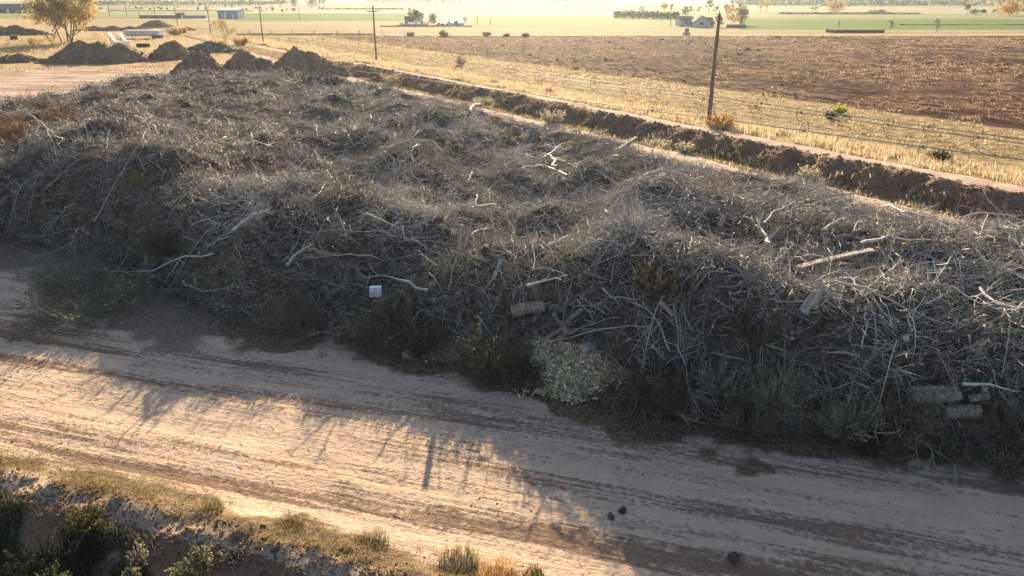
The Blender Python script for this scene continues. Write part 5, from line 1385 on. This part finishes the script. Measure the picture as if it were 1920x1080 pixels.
MB().box((0, 0, 1.83), (1.25, 1.05, .06)).build('lid', M['steel'], t_); MB().tube([(-1.2, 0, .3), (1.4, 0, .3)], .1, 8).build('pipe', M['steel'], t_)

# hedgerows between the far fields and the woods at the limit of sight
def hedge(name, label, cat, px0, px1, py, hpx, n, cols, dep=4.0, kind=None, fs=(.5, 1.1)):
    a, b = at(px0, py), at(px1, py); m = mpp((px0 + px1) / 2, py)
    f = rng.random(n); top = hpx * m * (.35 + .65 * fbm(f * 40 * abs(px1 - px0) / 300, f * 3, 400 + int(px0), 3)) * 1.25
    gap = fbm(f * 60 * abs(px1 - px0) / 300, f, 430 + int(py), 2) > .3
    f, top = f[gap], top[gap]; n = len(f)
    C = np.stack([(b.x - a.x) * f, rng.normal(0, dep / 2, n), rng.random(n) ** .8 * top], 1)
    V, q = flakes(C, rng.uniform(*fs, n), .8)
    cl = np.array(cols)[(vnoise(f * 80, f * 3, 9) * len(cols) * .999).astype(int)] * rng.uniform(.7, 1.3, (n, 1))
    V2, q2 = tubes(np.stack([C[::20] * [1, 1, 0], C[::20]], 1), np.full((len(C[::20]), 2), .06), 3)
    o = link(name, make_mesh(name, np.concatenate([V, V2]), [q, q2 + len(V)], M['leafy'], col=np.concatenate([np.repeat(cl, 4, 0), np.full((len(V2), 3), .06)])), None, tuple(a))
    return tag(o, label, cat, kind=kind)
hedge('hedge', 'long dark hedgerow line behind the green field left of the top glow', 'hedge', 612, 768, 18, 2.6, 2600, DARK + GREY)
hedge('hedge', 'low dark hedge along the far side of the green field on the right', 'hedge', 1462, 1722, 27, 3.2, 4200, DARK + GREY)
hedge('hedge', 'thin hedge line beneath the cattle at the top left', 'hedge', 205, 470, 21.2, 1.6, 3000, GREY + OLV)
hedge('hedge', 'dark weedy bank line in front of the farm by the blue building', 'hedge', 712, 885, 50.5, 2.2, 2600, GREY + DARK, 2, fs=(.2, .5))
hedge('hedge', 'brown weedy line along the near edge of the straw field', 'hedge', 446, 700, 65.5, 2.5, 3600, [(.16, .11, .08), (.22, .16, .10)], 1.5, fs=(.15, .4))
hedge('hedge', 'dark weed line crossing the green field near the windswept tree', 'hedge', 1690, 1925, 47.5, 1.5, 2400, OLV + DARK, 2, fs=(.2, .5))
hedge('far_woods', 'blue-grey woods along the horizon at the top right', 'woods', 1395, 1935, 9, 9, 9000, GREY + DARK, 60, 'stuff', (1.5, 3.5))
hedge('far_woods', 'grey woods and hedges along the horizon at the top left', 'woods', 190, 520, 8, 6, 6000, GREY + DARK, 60, 'stuff', (1.5, 3.2))
hedge('far_woods', 'faint hazy tree line in the bright glow at the top centre', 'woods', 700, 1150, 3.5, 5, 4000, GREY, 60, 'stuff', (2, 4))

# grazing cattle in the far cream field
cw = thing('cow', 'dark cow grazing in the far pale field', 'cow', (0, 0, 0), 0, 'cattle grazing in the far fields')
rngc = np.random.default_rng(5)
prof = [(-1.05, 1.08, .16, .22), (-.85, 1.02, .30, .38), (-.3, .98, .36, .42), (.25, 1.0, .35, .42), (.65, 1.05, .28, .38), (.9, 1.05, .18, .26), (1.15, .85, .13, .19), (1.35, .58, .12, .15), (1.5, .36, .08, .10)]
S = 10; Vc = [(x, w_ * math.cos(k * 6.28318 / S), z + h_ * math.sin(k * 6.28318 / S)) for x, z, w_, h_ in prof for k in range(S)]
Qc = [[a * S + k, a * S + (k + 1) % S, (a + 1) * S + (k + 1) % S, (a + 1) * S + k] for a in range(len(prof) - 1) for k in range(S)]
mb = MB().add(Vc, Qc)
for x, y in ((.6, .18), (.62, -.18), (-.8, .2), (-.82, -.2)): mb.tube([(x, y, .95), (x + .03, y, .5), (x - .02, y, .0)], [.13, .075, .06], 7)
mb.tube([(-1.05, 0, 1.2), (-1.2, 0, .9), (-1.2, 0, .5)], [.04, .03, .05], 5)
for sy in (-1, 1): mb.tube([(1.2, sy * .08, .85), (1.15, sy * .26, .88)], [.05, .02], 5)
mb.build('body', M['cow'], cw, smooth=True)
first = True
for k in range(46):
    px = rngc.uniform(185, 480) if k < 32 else rngc.uniform(480, 625); py = (10.5 + rngc.uniform(0, 9)) if k < 32 else 17 + rngc.uniform(0, 6)
    c = cw if first else copy_tree(cw); first = False
    q_ = at(px, py); c.location = (q_.x, q_.y, .15); c.rotation_euler.z = rngc.uniform(0, 6.28)
# ------------------------------------------------------------------ air, sky, sun, camera
def make_haze():
    x0, x1, y0, y1, z0, z1 = -3900, 3900, -3700, 4100, -4.5, 19
    mb = MB().box(((x0 + x1) / 2, (y0 + y1) / 2, (z0 + z1) / 2), (x1 - x0, y1 - y0, z1 - z0))
    m = bpy.data.materials.new('haze'); m.use_nodes = True; nt = m.node_tree; nt.nodes.clear()
    out = nt.nodes.new('ShaderNodeOutputMaterial'); v = nt.nodes.new('ShaderNodeVolumePrincipled')
    v.inputs['Color'].default_value = (.70, .84, 1.0, 1); v.inputs['Density'].default_value = HAZE
    v.inputs['Anisotropy'].default_value = HAZE_G
    nt.links.new(v.outputs[0], out.inputs['Volume'])
    tag(mb.build('haze', m), kind='stuff')
HAZE, HAZE_G = .00011, .74
make_haze()

w = bpy.data.worlds.new('World'); scene.world = w; w.use_nodes = True
nt = w.node_tree; nt.nodes.clear()
sky = nt.nodes.new('ShaderNodeTexSky'); sky.sky_type = 'NISHITA'; sky.sun_disc = False
sky.sun_elevation = SUN_EL; sky.sun_rotation = SUN_AZ; sky.dust_density = 1.5; sky.air_density = 1.0
bg = nt.nodes.new('ShaderNodeBackground'); bg.inputs['Strength'].default_value = .066
wo = nt.nodes.new('ShaderNodeOutputWorld'); nt.links.new(sky.outputs[0], bg.inputs[0]); nt.links.new(bg.outputs[0], wo.inputs[0])
sl = bpy.data.lights.new('sun', 'SUN'); sl.energy = 5.0; sl.angle = R(.5); sl.color = (1, .785, .50)
so = bpy.data.objects.new('sun', sl); COL.objects.link(so)
sd = Vector((math.sin(SUN_AZ) * math.cos(SUN_EL), math.cos(SUN_AZ) * math.cos(SUN_EL), math.sin(SUN_EL)))
so.rotation_euler = sd.to_track_quat('Z', 'Y').to_euler(); so.location = (0, 60, 60)

cam = bpy.data.cameras.new('camera'); co = bpy.data.objects.new('camera', cam); COL.objects.link(co)
co.location = (0, 0, CAM_H); co.rotation_euler = (math.pi / 2 - PITCH, 0, 0)
cam.sensor_width = 36; cam.lens = 36 * FPX / 1920; cam.clip_end = 12000; cam.clip_start = .1
scene.camera = co
vs = scene.view_settings; vs.view_transform = 'Standard'; vs.look = 'None'; vs.gamma = 1; vs.exposure = 1.8
scene.cycles.use_denoising = True
scene.cycles.max_bounces = 5; scene.cycles.diffuse_bounces = 3; scene.cycles.transmission_bounces = 3
scene.render.resolution_x = 1024; scene.render.resolution_y = 576
